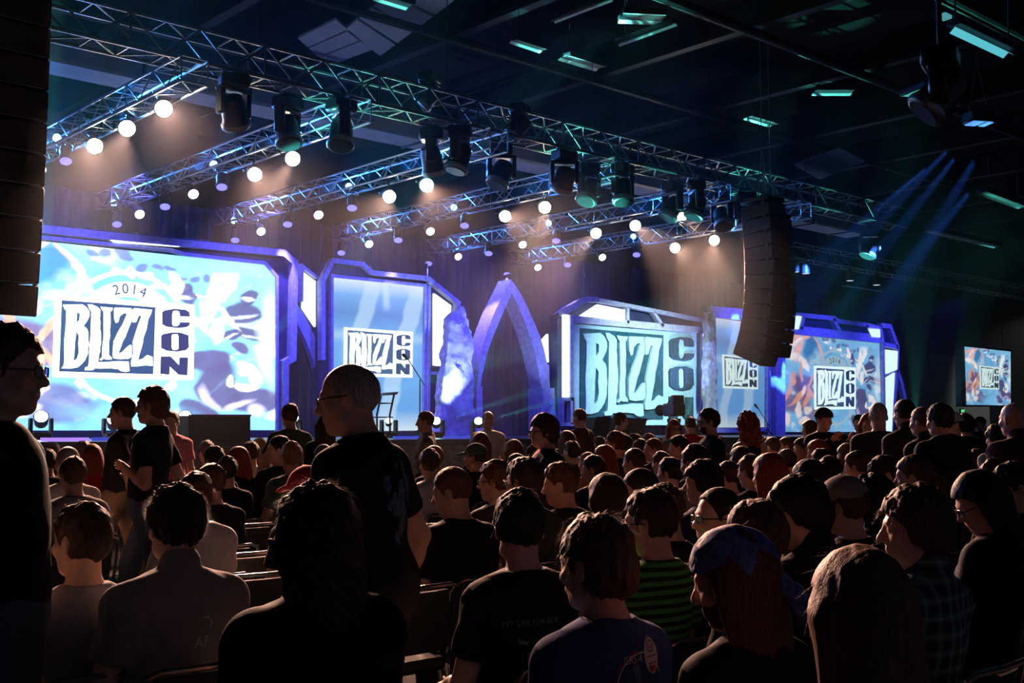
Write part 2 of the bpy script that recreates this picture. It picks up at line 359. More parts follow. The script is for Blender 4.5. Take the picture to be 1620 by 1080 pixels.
class Unit:
    """a vertical plane parallel to the stage at depth Y; pixel tracings become metres on it"""
    def __init__(s, Y, u0, name, label, cat):
        s.Y = Y; s.o = at_Y(u0, 680, Y); s.o.z = DZ; s.e = thing(name, label, cat, s.o)
    def p(s, u, v): q = at_Y(u, v, s.Y); return (q.x-s.o.x, q.z-s.o.z)
    def P(s, L): return [s.p(*q) for q in L]
    def slab(s, name, L, m_, y0, y1, parent=None): return MB().prism(s.P(L), y0, y1).build(name, m_, parent or s.e)
    def bar(s, name, L, wd, m_, y0=-.12, y1=.05, closed=False): 
        b = MB(); b.smooth = False; return b.stroke(s.P(L), wd, y0, y1, closed).build(name, m_, s.e)
def logo(parent, quad_xz, y, dep, mboard, mpanel, mlet, mcon, lift=.012):
    """quad: TL,TR,BR,BL in local x,z"""
    def mp(p):
        a_, b_, c_, d_ = [Vector(q) for q in quad_xz]; s_, t_ = p
        return tuple((d_.lerp(c_, s_)).lerp(a_.lerp(b_, s_), t_))
    G = {k_: [mp(p) for p in v_] for k_, v_ in LOGO.items()}
    bd = MB().prism(G['outer'], y-dep, y).build('logo_board', mboard, parent)
    y1 = y-dep; MB().prism(G['panel'], y1-lift*.5, y1).build('logo_panel', mpanel, bd); y2 = y1-lift*.5
    for k_, hs in (('B',['Bh1','Bh2']),('L',[]),('I',[]),('Z1',[]),('Z2',[])):
        tess(G[k_], [G[h] for h in hs], y2-lift, y2).build('letter', mlet, bd)
    for k_, hs in (('C',[]),('O',['Oh']),('N',[])):
        tess(G[k_], [G[h] for h in hs], y1-lift, y1).build('letter', mcon, bd)
    return bd
# generic painted picture on the projection screens: blue storm, warm streaks, dark masses
def vnoise(x, y, seed):
    r_ = np.random.RandomState(seed); T = r_.rand(64, 64)
    xi = np.floor(x).astype(int); yi = np.floor(y).astype(int); fx = x-xi; fy = y-yi
    fx = fx*fx*(3-2*fx); fy = fy*fy*(3-2*fy); g = lambda i, j: T[i % 64, j % 64]
    return (g(xi,yi)*(1-fx)+g(xi+1,yi)*fx)*(1-fy)+(g(xi,yi+1)*(1-fx)+g(xi+1,yi+1)*fx)*fy
def fbm(x, y, seed, oc=4):
    v_ = 0; a_ = .5
    for i in range(oc): v_ = v_+a_*vnoise(x*2**i, y*2**i, seed+i); a_ *= .5
    return v_
def art(S, T, kind):
    n1 = fbm(S*5, T*5, 3); n2 = fbm(S*11+5, T*11, 9); wx = S+(n1-.5)*.10; wy = T+(fbm(S*5+9, T*5, 21)-.5)*.10
    col = np.zeros(S.shape+(3,))
    def mix(c, m_): nonlocal col; col = col*(1-m_[..., None])+np.array(c)*m_[..., None]
    def ell(cx, cy, rx, ry, ang=0, soft=.25, X=wx, Y=wy):
        ca, sa = cos(R(ang)), sin(R(ang)); dx = X-cx; dy = (Y-cy)
        a_ = (dx*ca+dy*sa)/rx; b_ = (-dx*sa+dy*ca)/ry; d_ = np.sqrt(a_*a_+b_*b_)
        return np.clip((1-d_)/soft+.5, 0, 1)
    if kind == 'storm':
        wx = S+(n1-.5)*.11+(n2-.5)*.03; wy = T+(fbm(S*5+9, T*5, 21)-.5)*.11+(fbm(S*14, T*14, 33)-.5)*.035
        E = lambda cx, cy, rx, ry, ang=0, soft=.22: ell(cx, cy, rx, ry, ang, soft, wx, wy)
        base = np.clip(.25+.85*n1+.15*T-.25*np.abs(S-.5), 0, 1)
        col = (1-base[..., None])*np.array((.03,.17,.50))+base[..., None]*np.array((.30,.70,1.0))
        mix((.82,.96,1), np.clip((n2-.55)*7, 0, 1)*.75)
        mix((.05,.22,.50), E(.27,.86,.07,.13,-10,.7)); mix((.06,.30,.62), E(.5,.72,.25,.2,0,.9)*.5)
        for (x, y, a_, l, w_) in ((.10,.88,60,.12,.03),(.19,.93,30,.10,.022),(.355,.86,-68,.13,.013),(.16,.80,80,.09,.03),(.06,.93,20,.08,.02)): mix((.95,.45,.40), E(x,y,l,w_,a_,.4)*.9)
        for (x, y, a_, l, w_) in ((.09,.78,-20,.09,.045),(.14,.90,50,.05,.02),(.22,.70,-60,.07,.03)): mix((1,.92,.90), E(x,y,l,w_,a_,.35))
        mix((.16,.08,.22), E(.20,.47,.12,.13,20,.3)*.92); mix((.18,.10,.26), E(.12,.28,.13,.10,-20,.3)*.85); mix((.12,.12,.30), E(.28,.14,.10,.09,0,.3)*.85)
        for (x, y, a_, l, w_) in ((.07,.50,70,.12,.02),(.13,.36,55,.12,.028),(.21,.34,80,.10,.022),(.26,.52,60,.11,.018),(.17,.62,75,.10,.015),(.03,.36,60,.09,.02),(.24,.42,110,.08,.014)): mix((.78,.36,.22), E(x,y,l,w_,a_,.35)*.95)
        for (x, y, rx, ry, a_) in ((.14,.22,.03,.09,10),(.23,.20,.035,.05,0),(.05,.13,.025,.06,0),(.19,.10,.05,.03,20),(.17,.43,.02,.06,-10)): mix((.95,.80,.74), E(x,y,rx,ry,a_,.4)*.9)
        for i in range(9): mix((.10,.13,.34), E(.42+i*.042,.955-.012*i+.02*((i*7)%3),.022,.016,i*37,.4)*.85); mix((.97,.99,1), E(.435+i*.042,.925-.014*i-.015*((i*5)%3),.024,.012,i*53,.4))
        for (x, y, rx, ry, a_) in ((.88,.70,.065,.065,20),(.94,.575,.075,.04,-15),(.70,.80,.028,.06,0),(.85,.56,.05,.03,30),(.90,.80,.03,.05,-20)):
            mix((.07,.07,.17), E(x,y,rx,ry,a_,.2)*.95); mix((.62,.72,.95), E(x-.006,y-ry*.35,rx*.85,ry*.22,a_+6,.5)*.85)
        for (x, y, a_, l, w_) in ((.775,.76,84,.15,.022),(.81,.82,64,.10,.02),(.755,.66,98,.10,.014),(.66,.86,-70,.06,.02),(.83,.68,-58,.10,.011),(.80,.58,75,.09,.02)): mix((1,.97,.92), E(x,y,l,w_,a_,.4))
        for (x, y, rx, ry, a_) in ((.74,.385,.075,.055,5),(.80,.25,.075,.13,15),(.92,.17,.09,.09,-25),(.73,.10,.05,.10,20),(.875,.48,.035,.045,40)): mix((.09,.08,.20), E(x,y,rx,ry,a_,.22)*.95)
        for (x, y, rx, ry, a_) in ((.885,.37,.040,.032,20),(.925,.33,.022,.045,10),(.895,.27,.035,.025,-10),(.84,.30,.012,.035,20)): mix((1,.90,.90), E(x,y,rx,ry,a_,.3))
        for (x, y, rx, ry, a_) in ((.86,.15,.06,.022,25),(.93,.10,.03,.05,10),(.77,.20,.02,.08,15)): mix((.55,.52,.80), E(x,y,rx,ry,a_,.5)*.8)
        col = np.clip(col*(.82+.36*fbm(S*18, T*18, 41)[..., None]), 0, 1)
        mix((.88,.98,1), E(.975,.55,.03,.25,0,.8)*.5); mix((.20,.55,.90), E(.5,.10,.18,.06,0,.8)*.7)
    else:
        base = np.clip(.95-1.0*np.abs(T-.30)*0-.55*np.clip(1-T,0,1)+.3*n1-.1, 0, 1)
        col = (1-T[..., None])*np.array((.13,.40,.86))+T[..., None]*np.array((.22,.52,.95))
        mix((.09,.22,.58), np.clip(1-np.abs(T-.78)/.14, 0, 1)*.7)
        def drip(x0, w0, sl, y0): 
            e = x0+sl*T+(fbm(T*6, T*0+x0*9, 5)-.5)*.10
            return np.clip((w0-np.abs(S-e))/.03, 0, 1)*np.clip((T-y0)/.05, 0, 1)
        for a_ in ((.10,.10,.32,-1),(.55,.11,.38,-1),(.52,.05,.05,.80)): mix((.55,.80,1), drip(*a_)*.7)
        mix((.88,.98,1), np.clip((T-.90)*8, 0, 1)); mix((.75,.93,.95), np.clip((.14-T)*7, 0, 1)*.9)
        mix((.62,.86,1), np.clip(1-np.abs(T-.63)/.05, 0, 1)*.5)
    return np.clip(col, 0, 1)
def screen_mat(strength):
    nm = 'projection_%d' % int(strength*100)
    if nm in MATS: return MATS[nm]
    m_ = bpy.data.materials.new(nm); m_.use_nodes = True; nt = m_.node_tree; b_ = nt.nodes['Principled BSDF']
    at = nt.nodes.new('ShaderNodeAttribute'); at.attribute_name = 'picture'
    b_.inputs['Base Color'].default_value = (.02,.02,.02,1); b_.inputs['Roughness'].default_value = .6
    nt.links.new(at.outputs['Color'], b_.inputs['Emission Color']); b_.inputs['Emission Strength'].default_value = strength
    MATS[nm] = m_; return m_
def picture(name, parent, quad, y, nx, nz, kind, strength, span=(0,1), chamfer=None):
    """screen as a fine grid carrying the projected picture as a colour attribute"""
    a_, b_, c_, d_ = [np.array(q) for q in quad]
    s = np.linspace(0, 1, nx+1); t = np.linspace(0, 1, nz+1); S, T = np.meshgrid(s, t)
    if chamfer:   # cut the upper right corner: pull the top edge down there
        top = 1-np.clip((S-(1-chamfer[0]))/chamfer[0], 0, 1)*chamfer[1]
    else: top = np.ones_like(S)
    TT = T*top
    lo = d_+(c_-d_)*S[..., None]; hi = a_+(b_-a_)*S[..., None]; P = lo+(hi-lo)*TT[..., None]
    V = np.stack([P[..., 0], np.full_like(S, y), P[..., 1]], -1).reshape(-1, 3)
    idx = np.arange((nx+1)*(nz+1)).reshape(nz+1, nx+1)
    F = np.stack([idx[:-1,:-1], idx[:-1,1:], idx[1:,1:], idx[1:,:-1]], -1).reshape(-1, 4)
    me = bpy.data.meshes.new(name); me.from_pydata(V.tolist(), [], F.tolist())
    colr = art(span[0]+S*(span[1]-span[0]), TT, kind).reshape(-1, 3)
    ca = me.color_attributes.new('picture', 'FLOAT_COLOR', 'POINT')
    ca.data.foreach_set('color', np.concatenate([colr, np.ones((len(colr), 1))], 1).astype(np.float32).ravel())
    o = link(name, me, screen_mat(strength), parent); return o
def ring(parent, c, r, y, m_, mtxt, rot=0):
    """round date badge behind the logo: ring, four studs and the lettered arc"""
    b_ = MB(); b_.smooth = False
    pts = [(c[0]+r*cos(2*pi*i/48), c[1]+r*sin(2*pi*i/48)) for i in range(48)]
    b_.stroke(pts, r*.07, y-.01, y, True); g = b_.build('badge_ring', m_, parent)
    b_ = MB(); b_.prism([(c[0]+r*.86*cos(pi*i/24), c[1]+r*.86*sin(pi*i/24)) for i in range(4, 21)]+[(c[0]+r*.55*cos(pi*i/24), c[1]+r*.62*sin(pi*i/24)) for i in range(20, 3, -1)], y-.006, y)
    b_.build('badge_arc', m_, parent)
    for k_ in range(8):
        a_ = k_*pi/4; b2 = MB(); q = (c[0]+r*1.02*cos(a_), c[1]+r*1.02*sin(a_)); h = r*.10
        b2.prism([(q[0]-h, q[1]), (q[0], q[1]-h), (q[0]+h, q[1]), (q[0], q[1]+h)], y-.02, y-.001); b2.build('badge_stud', m_, parent)
    for i, ch in enumerate('2014'):
        me = text_mesh(ch, r*.22); a_ = pi/2+(1.5-i)*.20
        o = link('digit', me, mtxt, parent, (c[0]+r*.72*cos(a_), y-.014, c[1]+r*.74*sin(a_)), (pi/2, -(a_-pi/2), 0))
M_litW = glow('white_light_panel', (.72,.88,1.0), 2.2)
M_litR = glow('pale_light_panel', (.62,.84,1.0), 1.25)
def lit(U, L, m_, y=-.1, name='light_panel'): return U.slab(name, L, m_, y, y+.08)
# ---- big screen at the left
U1 = Unit(22.0, 200, 'projection_screen', 'huge overexposed projection screen with the white logo beside the hanging speakers', 'screen')
U1.slab('backing', [(-110,338),(300,375),(449,398),(464,414),(463,568),(449,574),(449,693),(-110,697)], M_setnavy, .06, .35)
q = U1.P([(-95,364),(437,421),(437,680),(-95,681)])
picture('screen_surface', U1.e, q, 0, 220, 130, 'storm', 2.3, chamfer=(.035,.075))
U1.bar('outer_frame', [(-110,345),(150,372),(283,385),(446,401),(463,416),(462,475),(460,567),(448,574),(448,684)], .15, M_setframe)
U1.bar('inner_frame', [(-110,358),(270,396),(290,402),(418,416),(437,438),(437,682)], .07, M_setframe, -.05, .05)
lit(U1, [(150,368),(268,378),(281,391),(180,384)], M_litW); U1.bar('sill_beam', [(-110,686),(452,686)], .12, M_setnavy)
M_lw, M_lp, M_ld = glow('logo_white_left', (.92,1,1), 3.0), glow('logo_blue_left', (.05,.13,.34), .85), glow('logo_dark_left', (.05,.07,.24), .8)
ql = U1.P([(85.4,467.6),(306,482),(304,601),(81.7,596.5)])
c_ = (np.mean([p[0] for p in ql]), np.mean([p[1] for p in ql])-.0)
ring(U1.e, (c_[0]+.05, c_[1]+.05), 1.30, -.004, glow('badge_white_left', (.75,.95,1), 2.2), M_ld)
logo(U1.e, ql, -.03, .03, M_lw, M_lp, M_lw, M_ld)
# ---- tall narrow screen next to it
U2 = Unit(22.3, 600, 'banner_screen', 'tall pale blue banner screen behind the man in glasses', 'screen')
Z = lambda pts: [(440+x/3.375, 380+y/3.375) for (x, y) in pts]
U2.slab('backing', Z([(225,220),(280,105),(440,130),(490,172),(790,203),(952,335),(905,700),(885,1060),(225,1060)]), M_setnavy, .06, .35)
picture('screen_surface', U2.e, U2.P(Z([(288,198),(775,250),(765,1015),(285,1020)])), 0, 70, 110, 'drips', .92)
U2.bar('outer_frame', Z([(228,640),(226,220),(280,110),(440,130),(490,175),(790,205),(950,335),(940,385)]), .11, M_setframe)
U2.bar('inner_frame', Z([(282,1020),(282,190),(782,242),(774,1015)]), .07, M_setframe, -.06, .05)
U2.bar('side_post', Z([(795,245),(790,1020)]), .07, M_setframe); U2.bar('cross_bar', Z([(795,710),(885,710)]), .08, M_setframe); U2.bar('side_rib', Z([(905,420),(885,715),(878,1000)]), .06, M_setframe)
lit(U2, Z([(822,285),(912,350),(882,655),(862,672),(822,668)]), M_litW)
M_lw2, M_lp2, M_ld2 = glow('logo_white_banner', (.85,1,1), 1.6), glow('logo_blue_banner', (.13,.27,.55), .55), glow('logo_dark_banner', (.07,.13,.30), .6)
logo(U2.e, U2.P(Z([(347,465),(712,490),(710,733),(345,725)])), -.03, .03, M_lw2, M_lp2, M_lw2, M_ld2)
# ---- curved buttress with a lit panel between the two screens
U3 = Unit(22.6, 480, 'set_buttress', 'curved set buttress with a lit white panel between the two bright screens', 'set piece')
U3.slab('backing', Z([(118,130),(220,215),(225,640),(245,830),(180,600),(118,400)]), M_setnavy, .02, .3)
U3.bar('curved_rib', Z([(62,345),(110,420),(160,520),(205,640),(232,760),(250,1000)]), .26, M_setframe, -.08, .1)
U3.bar('top_rail', Z([(122,330),(120,140),(222,218)]), .07, M_setframe, -.1, .05)
lit(U3, Z([(124,172),(210,237),(207,492),(121,365)]), M_litW)
# ---- stone monoliths
def monolith(u0, Y, poly, label, thick=.5, seed=1):
    U = Unit(Y, u0, 'stone_monolith', label, 'set piece'); P = U.P(poly)
    bm = bmesh.new(); vv = [bm.verts.new((p[0], 0, p[1])) for p in P]; f = bm.faces.new(vv)
    f.normal_update()
    if f.normal.y > 0: f.normal_flip()
    r_ = bmesh.ops.extrude_face_region(bm, geom=bm.faces[:]); bmesh.ops.translate(bm, vec=(0,thick,0), verts=[g for g in r_['geom'] if isinstance(g, bmesh.types.BMVert)])
    bmesh.ops.recalc_face_normals(bm, faces=bm.faces[:]); bmesh.ops.triangulate(bm, faces=bm.faces[:])
    for it in range(6):
        ed = [e for e in bm.edges if e.calc_length() > .14]
        if ed: bmesh.ops.subdivide_edges(bm, edges=ed, cuts=1); bmesh.ops.triangulate(bm, faces=bm.faces[:])
    bm.normal_update()
    for q_ in bm.verts:
        s_ = mnoise.fractal(q_.co*2.3+Vector((seed*7,0,0)), 1, 2, 4)*.10+mnoise.noise(q_.co*9)*.03
        q_.co += q_.normal*s_
    m_ = MB(); bm.verts.index_update(); m_.add([q_.co.copy() for q_ in bm.verts], [[q_.index for q_ in f_.verts] for f_ in bm.faces]); bm.free()
    m_.build('stone', M_stone, U.e); return U
monolith(733, 21.55, Z([(990,350),(1040,470),(1050,1045),(860,1045),(885,700),(930,400)]), 'tall pointed stone monolith lit blue from below beside the tall screen', .25, seed=1)
# ---- pointed arch
U4 = Unit(22.6, 805, 'pointed_arch', 'tall pointed gothic arch standing before the dark curtain', 'arch')
Zb = lambda pts: [(540+x/3, 360+y/3) for (x, y) in pts]
def leg(outer, inner):
    P = Zb(outer)+Zb(inner[::-1]); U4.slab('arch_leg', P, M_setframe, -.25, .25)
leg([(775,250),(735,330),(700,400),(668,480),(645,550),(628,630),(620,690),(616,760)], [(779,315),(748,385),(720,450),(695,510),(672,570),(652,640),(640,700),(630,760)])
leg([(775,250),(805,290),(832,335),(858,390),(885,450),(910,510),(930,570),(955,680),(960,765)], [(779,315),(800,355),(822,405),(845,460),(870,530),(890,600),(910,690),(922,765)])
U4.slab('arch_base', Zb([(606,755),(634,755),(636,975),(604,975)]), M_setframe, -.3, .3); U4.slab('arch_base', Zb([(920,762),(975,762),(980,975),(925,975)]), M_setframe, -.3, .3)
U4.slab('side_panel', Zb([(925,650),(975,650),(976,765),(958,765)]), M_setframe, -.1, .1)
lit(U4, Zb([(905,550),(930,548),(970,505),(973,640),(935,642)]), M_litW)
monolith(878, 21.9, Zb([(1000,840),(1030,900),(1045,990),(985,990),(985,880)]), 'small rough stone beside the base of the pointed arch', .3, 3)
# ---- carved logo board in the middle
U5 = Unit(22.2, 1000, 'logo_board_wall', 'large carved logo board framed by lit purple set panels', 'sign')
Zc = lambda pts: [(880+x/5.4, 470+y/5.4) for (x, y) in pts]
U5.slab('backing', Zc([(30,150),(240,15),(330,15),(1280,200),(1290,1085),(30,1085)]), M_setnavy, .1, .4)
M_bw = mat('carved_board_pale', (.42,.66,.72), .9, spec=.05, bump=.2, bscale=10, var=.12); M_bp = mat('carved_board_teal', (.022,.085,.11), .9, spec=.05, bump=.3, bscale=7, var=.35); M_bd = mat('carved_board_dark', (.03,.07,.09), .9, spec=.05, bump=.3, bscale=9, var=.4)
tl, tr = (172,258), (1180,300)
logo(U5.e, U5.P(Zc([(140,215),(1190,292),(1195,1092),(140,1092)])), .06, .10, M_bw, M_bp, M_bw, M_bd, .07)
U5.bar('top_beam', Zc([(330,25),(1285,208)]), .12, M_setframe); U5.bar('gable_beam', Zc([(35,140),(240,18),(335,22)]), .16, M_setframe)
U5.bar('lintel_beam', Zc([(130,190),(1285,290)]), .20, M_setframe); U5.bar('post', Zc([(590,85),(590,225)]), .1, M_setframe); U5.bar('diagonal', Zc([(812,130),(890,250)]), .1, M_setframe)
U5.bar('side_post', Zc([(110,150),(112,1085)]), .14, M_setframe); U5.bar('side_foot', Zc([(32,870),(128,870),(128,1085),(32,1085)]), .09, M_setframe, closed=True)
lit(U5, Zc([(180,160),(325,65),(557,110),(555,212)]), M_litW, -.14); lit(U5, Zc([(35,150),(82,155),(82,855),(35,855)]), M_litW, -.14); lit(U5, Zc([(1238,298),(1280,303),(1286,890),(1250,905)]), M_litW, -.14)
U5.bar('side_post', Zc([(1215,285),(1222,1085)]), .10, M_setframe); U5.bar('corner_brace', Zc([(1290,885),(1215,965),(1190,1085)]), .16, M_setframe)
# ---- second banner screen
U6 = Unit(22.2, 1170, 'banner_screen', 'narrow blue banner screen partly hidden by the hanging speaker array', 'screen')
Zd = lambda pts: [(1110+x/4.697, 470+y/4.697) for (x, y) in pts]
U6.slab('backing', Zd([(50,62),(480,105),(495,1035),(50,1035)]), M_setnavy, .06, .35)
picture('screen_surface', U6.e, U6.P(Zd([(105,155),(470,200),(466,965),(118,968)])), 0, 44, 90, 'drips', .62)
U6.slab('header', Zd([(50,66),(480,105),(480,190),(50,150)]), M_setframe, -.1, .1)
U6.bar('side_post', Zd([(480,190),(482,1020)]), .16, M_setframe); U6.bar('sill', Zd([(60,990),(480,985)]), .14, M_setframe)
M_lw6, M_lp6, M_ld6 = glow('logo_white_dim', (.72,.93,.92), .85), glow('logo_blue_dim', (.08,.16,.24), .4), glow('logo_dark_dim', (.05,.09,.14), .35)
logo(U6.e, U6.P(Zd([(145,425),(408,452),(408,684),(152,676)])), -.03, .03, M_lw6, M_lp6, M_lw6, M_ld6)
monolith(1126, 21.5, Zd([(45,110),(100,100),(112,400),(115,1020),(40,1020),(38,500)]), 'rough stone column at the edge of the narrow blue banner', .15, 5)
# ---- blue columns and the right screen
U7 = Unit(22.3, 1320, 'projection_screen', 'colourful projection screen in a blue frame behind the standing men', 'screen')
U7.slab('backing', Zd([(560,240),(660,120),(960,150),(1300,200),(1400,215),(1445,370),(1440,560),(1390,1030),(560,1030)]), M_setnavy, .06, .35)
picture('screen_surface', U7.e, U7.P(Zd([(596,255),(1322,330),(1335,1000),(604,1000)])), 0, 150, 130, 'storm', .80)
U7.bar('lintel_beam', Zd([(590,235),(1310,312)]), .30, M_setframe); U7.bar('top_beam', Zd([(670,130),(965,158),(1000,180),(1215,208),(1300,232)]), .16, M_setframe)
U7.bar('brace', Zd([(960,160),(1010,255)]), .16, M_setframe); U7.bar('brace', Zd([(740,150),(720,240)]), .14, M_setframe); U7.bar('brace', Zd([(1205,210),(1245,290)]), .14, M_setframe)
U7.bar('tower_frame', Zd([(1312,210),(1385,218),(1440,370),(1435,550),(1390,1020)]), .18, M_setframe); U7.bar('tower_post', Zd([(1312,210),(1332,350),(1342,1010)]), .14, M_setframe); U7.bar('tower_bar', Zd([(1335,350),(1440,372)]), .16, M_setframe)
U7.bar('tower_bar', Zd([(1340,580),(1435,545)]), .05, M_setframe); U7.bar('outrigger', Zd([(1436,540),(1468,640),(1503,790)]), .18, M_setframe)
lit(U7, Zd([(680,140),(716,145),(692,240),(655,236)]), M_litR, -.16); lit(U7, Zd([(1215,235),(1297,240),(1300,300),(1240,295)]), M_litR, -.16)
lit(U7, Zd([(1342,390),(1430,402),(1425,538),(1346,570)]), M_litR, -.16); lit(U7, Zd([(1347,598),(1407,562),(1385,1000),(1350,1000)]), M_litR, -.16)
U7.slab('column', Zd([(515,370),(560,370),(560,1025),(515,1025)]), M_setframe, -.2, .2); U7.slab('column', Zd([(572,300),(600,300),(600,1025),(572,1025)]), M_setframe, -.12, .2)
ql = U7.P(Zd([(828,508),(1135,522),(1135,832),(830,835)])); c_ = (np.mean([p[0] for p in ql]), np.mean([p[1] for p in ql]))
ring(U7.e, (c_[0]+.05, c_[1]+.02), 1.30, -.004, glow('badge_pale_dim', (.5,.75,.9), .6), M_ld6)
M_lw7 = glow('logo_white_right', (.78,.97,1), 1.0)
logo(U7.e, ql, -.03, .03, M_lw7, M_lp6, M_lw7, M_ld6)
# ---- hanging screen far at the right
U8 = Unit(20.0, 1563, 'hanging_screen', 'small bright hanging screen on the far wall above the exit sign', 'screen')
U8.slab('case', [(1523,545),(1602,553),(1602,643),(1524,643)], M_black, .03, .3)
picture('screen_surface', U8.e, U8.P([(1526,548),(1599,556),(1599,641),(1529,640)]), 0, 60, 60, 'storm', .85)
logo(U8.e, U8.P([(1548,578),(1578,581),(1578,616),(1549,615)]), -.03, .03, M_lw6, M_lp6, M_lw6, M_ld6)
for u in (1535, 1592):
    a_ = U8.p(u, 548); MB().tube([(a_[0],.15,a_[1]),(a_[0],.15,10.44-DZ)], .015, 4).build('hanging_cable', M_beam, U8.e)
# ---- exit sign
p = at_Y(1522, 650, 23.965); e = thing('exit_sign', 'small green glowing exit sign under the far hanging screen', 'sign', p)
MB().bevbox((0,0,0), (.34,.08,.2), .01).build('case', M_black, e); me = text_mesh('EXIT', .16)
link('letter', me, glow('exit_green', (.05,1,.25), 2.5, False), e, (0,-.045,0), (pi/2,0,0))
# haze over the stage
hz = MB().box((20.5, 18.1, 4.55), (42, 13.4, 8.9)).build('haze', None)
mh = bpy.data.materials.new('stage_haze'); mh.use_nodes = True; nt = mh.node_tree; nt.nodes.clear()
out = nt.nodes.new('ShaderNodeOutputMaterial'); vs_ = nt.nodes.new('ShaderNodeVolumeScatter')
vs_.inputs['Density'].default_value = HAZE; vs_.inputs['Anisotropy'].default_value = .35; vs_.inputs['Color'].default_value = (.85,.92,1,1)
nt.links.new(vs_.outputs[0], out.inputs['Volume']); hz.data.materials.append(mh)
tag(hz, 'thin stage haze filling the air over the stage and trusses', 'haze', kind='stuff')
# ------------------------------------------------------------------ rigging
rodmesh = MB().tube([(0,0,0),(1,0,0)], 1.0, 6).mesh('rod')
def rod(name, a, b, r, m_, parent):
    a, b = Vector(a), Vector(b); d = b-a
    q = Vector((1,0,0)).rotation_difference(d.normalized())
    return link(name, rodmesh, m_, parent, a, q.to_euler(), (d.length, r, r))
rodmesh.materials.append(M_alu)
M_truss_black = mat('black_truss_paint', (.11,.11,.115), .42, metal=.4, spec=.6)
def truss(label, o, d, L, w_, h, bay, rc=.025, rb=.013, group=None, M_alu=M_alu):
    """box truss: o = start of its centre line at the bottom, d = unit horizontal direction"""
    t = thing('lighting_truss', label, 'truss', o, (0, 0, math.atan2(d[1], d[0])), group)
    for (y, z) in ((-w_/2,0),(w_/2,0),(-w_/2,h),(w_/2,h)): rod('chord', (0,y,z), (L,y,z), rc, M_alu, t)
    n = int(round(L/bay))
    for i in range(n):
        x0, x1 = L*i/n, L*(i+1)/n; a, b = (x0, x1) if i % 2 else (x1, x0)
        for y in (-w_/2, w_/2):
            rod('brace', (a,y,0), (b,y,h), rb, M_alu, t)
            if i % 4 == 0: rod('upright', (x0,y,0), (x0,y,h), rb, M_alu, t)
        for z in (0, h):
            rod('cross_member', (x0,-w_/2,z), (x0,w_/2,z), rb, M_alu, t)
            if z == 0 or i % 2: rod('cross_brace', (a,-w_/2,z), (b,w_/2,z), rb, M_alu, t)
    return t
MT = truss('main lighting truss spanning the hall parallel to the stage', (4.2, 15.0, 6.72), (1,0), 22.8, .50, .48, .52, .030, .017, None, M_truss_black)
for i in range(7):
    x = .6+i*3.6
    rod('hanging_cable', (x,0,.46), (x,0,2.7), .008, M_beam, MT)
for i, x in enumerate(TRX):
    truss(f'finger lighting truss over the stage, {ORD[i+1]} of six counted from the huge screen',
          (x, TY0, TRZ), (0,1), TY1-TY0+(.2 if i else -2), .40, .36, .46, .022, .011, 'finger trusses over the stage')
# second truss far over the right side of the hall and a cross piece
truss('distant dark truss hanging over the far side of the hall', (24.5, 17.5, 6.1), (1,0), 20, .4, .4, .7, .02, .010, None, M_truss_black)
# --- par lamps
M_can = mat('lamp_can_black', (.03,.03,.035), .45, spec=.5, var=.2, bscale=20)
LENS = {'warm': glow('lens_warm', (1,.84,.62), 60, False), 'blue': glow('lens_blue', (.15,.14,1), 2.4, False), 'white': glow('lens_white', (.90,.88,1), 6, False), 'cyan': glow('lens_cyan', (.25,.65,1), 4, False)}
can = MB().lathe([(.045,.0),(.085,.03),(.10,.10),(.105,.30),(.115,.31),(.115,.34),(.10,.34)], 16).mesh('lamp_can')
lensm = MB().lathe([(.0,.335),(.098,.335),(.098,.342),(.0,.345)], 16, caps=False).mesh('lens')
yok = MB().tube([(-.13,0,.18),(-.13,0,-.02),(-.09,0,-.07),(.09,0,-.07),(.13,0,-.02),(.13,0,.18)], .012, 6).mesh('yoke')
clampm = MB().bevbox((0,0,0), (.05,.06,.12), .01).mesh('clamp')
CNAME = {'warm': 'bright warm stage lamp', 'blue': 'violet blue stage lamp', 'white': 'cool white stage lamp', 'cyan': 'small cyan lamp'}
cnt = {}
TRN = ['first','second','third','fourth','fifth','sixth']
for (u, v, t, kind) in LAMPS:
    p = at_X(u, v, TRX[t]); k_ = (t, kind); cnt[k_] = cnt.get(k_, 0)+1
    lab = f'{CNAME[kind]}, {ORD[cnt[k_]]} of its colour along the {TRN[t]} finger truss'
    toCam = (CAM-p).normalized()
    if kind == 'warm': aim = (toCam+Vector((.1,0,-.15))).normalized()
    elif kind == 'blue': aim = (Vector((.1,.15,-1))+toCam*.9).normalized()
    elif kind == 'white': aim = (toCam*1.1+Vector((.3,-.2,-.6))).normalized()
    else: aim = (toCam+Vector((0,0,-.1))).normalized()
    s = 1.25 if kind == 'warm' else (1.0 if kind != 'cyan' else .75)
    e = thing('stage_lamp', lab, 'lamp', p - aim*.34*s, group='lamps on the finger trusses')
    e.rotation_euler = aim.to_track_quat('Z', 'Y').to_euler(); e.scale = (s, s, s)
    link('can', can, M_can, e); link('lens', lensm, LENS[kind], e)
    o_ = link('yoke', yok, M_can, e)
    ztop = TRZ+.01
    loc = e.matrix_basis.inverted() @ Vector((p.x, p.y, ztop))
    hang = MB().tube([(0,0,-.05*1), tuple(loc)], .016, 5); hang.build('hanger_pipe', M_can, e)
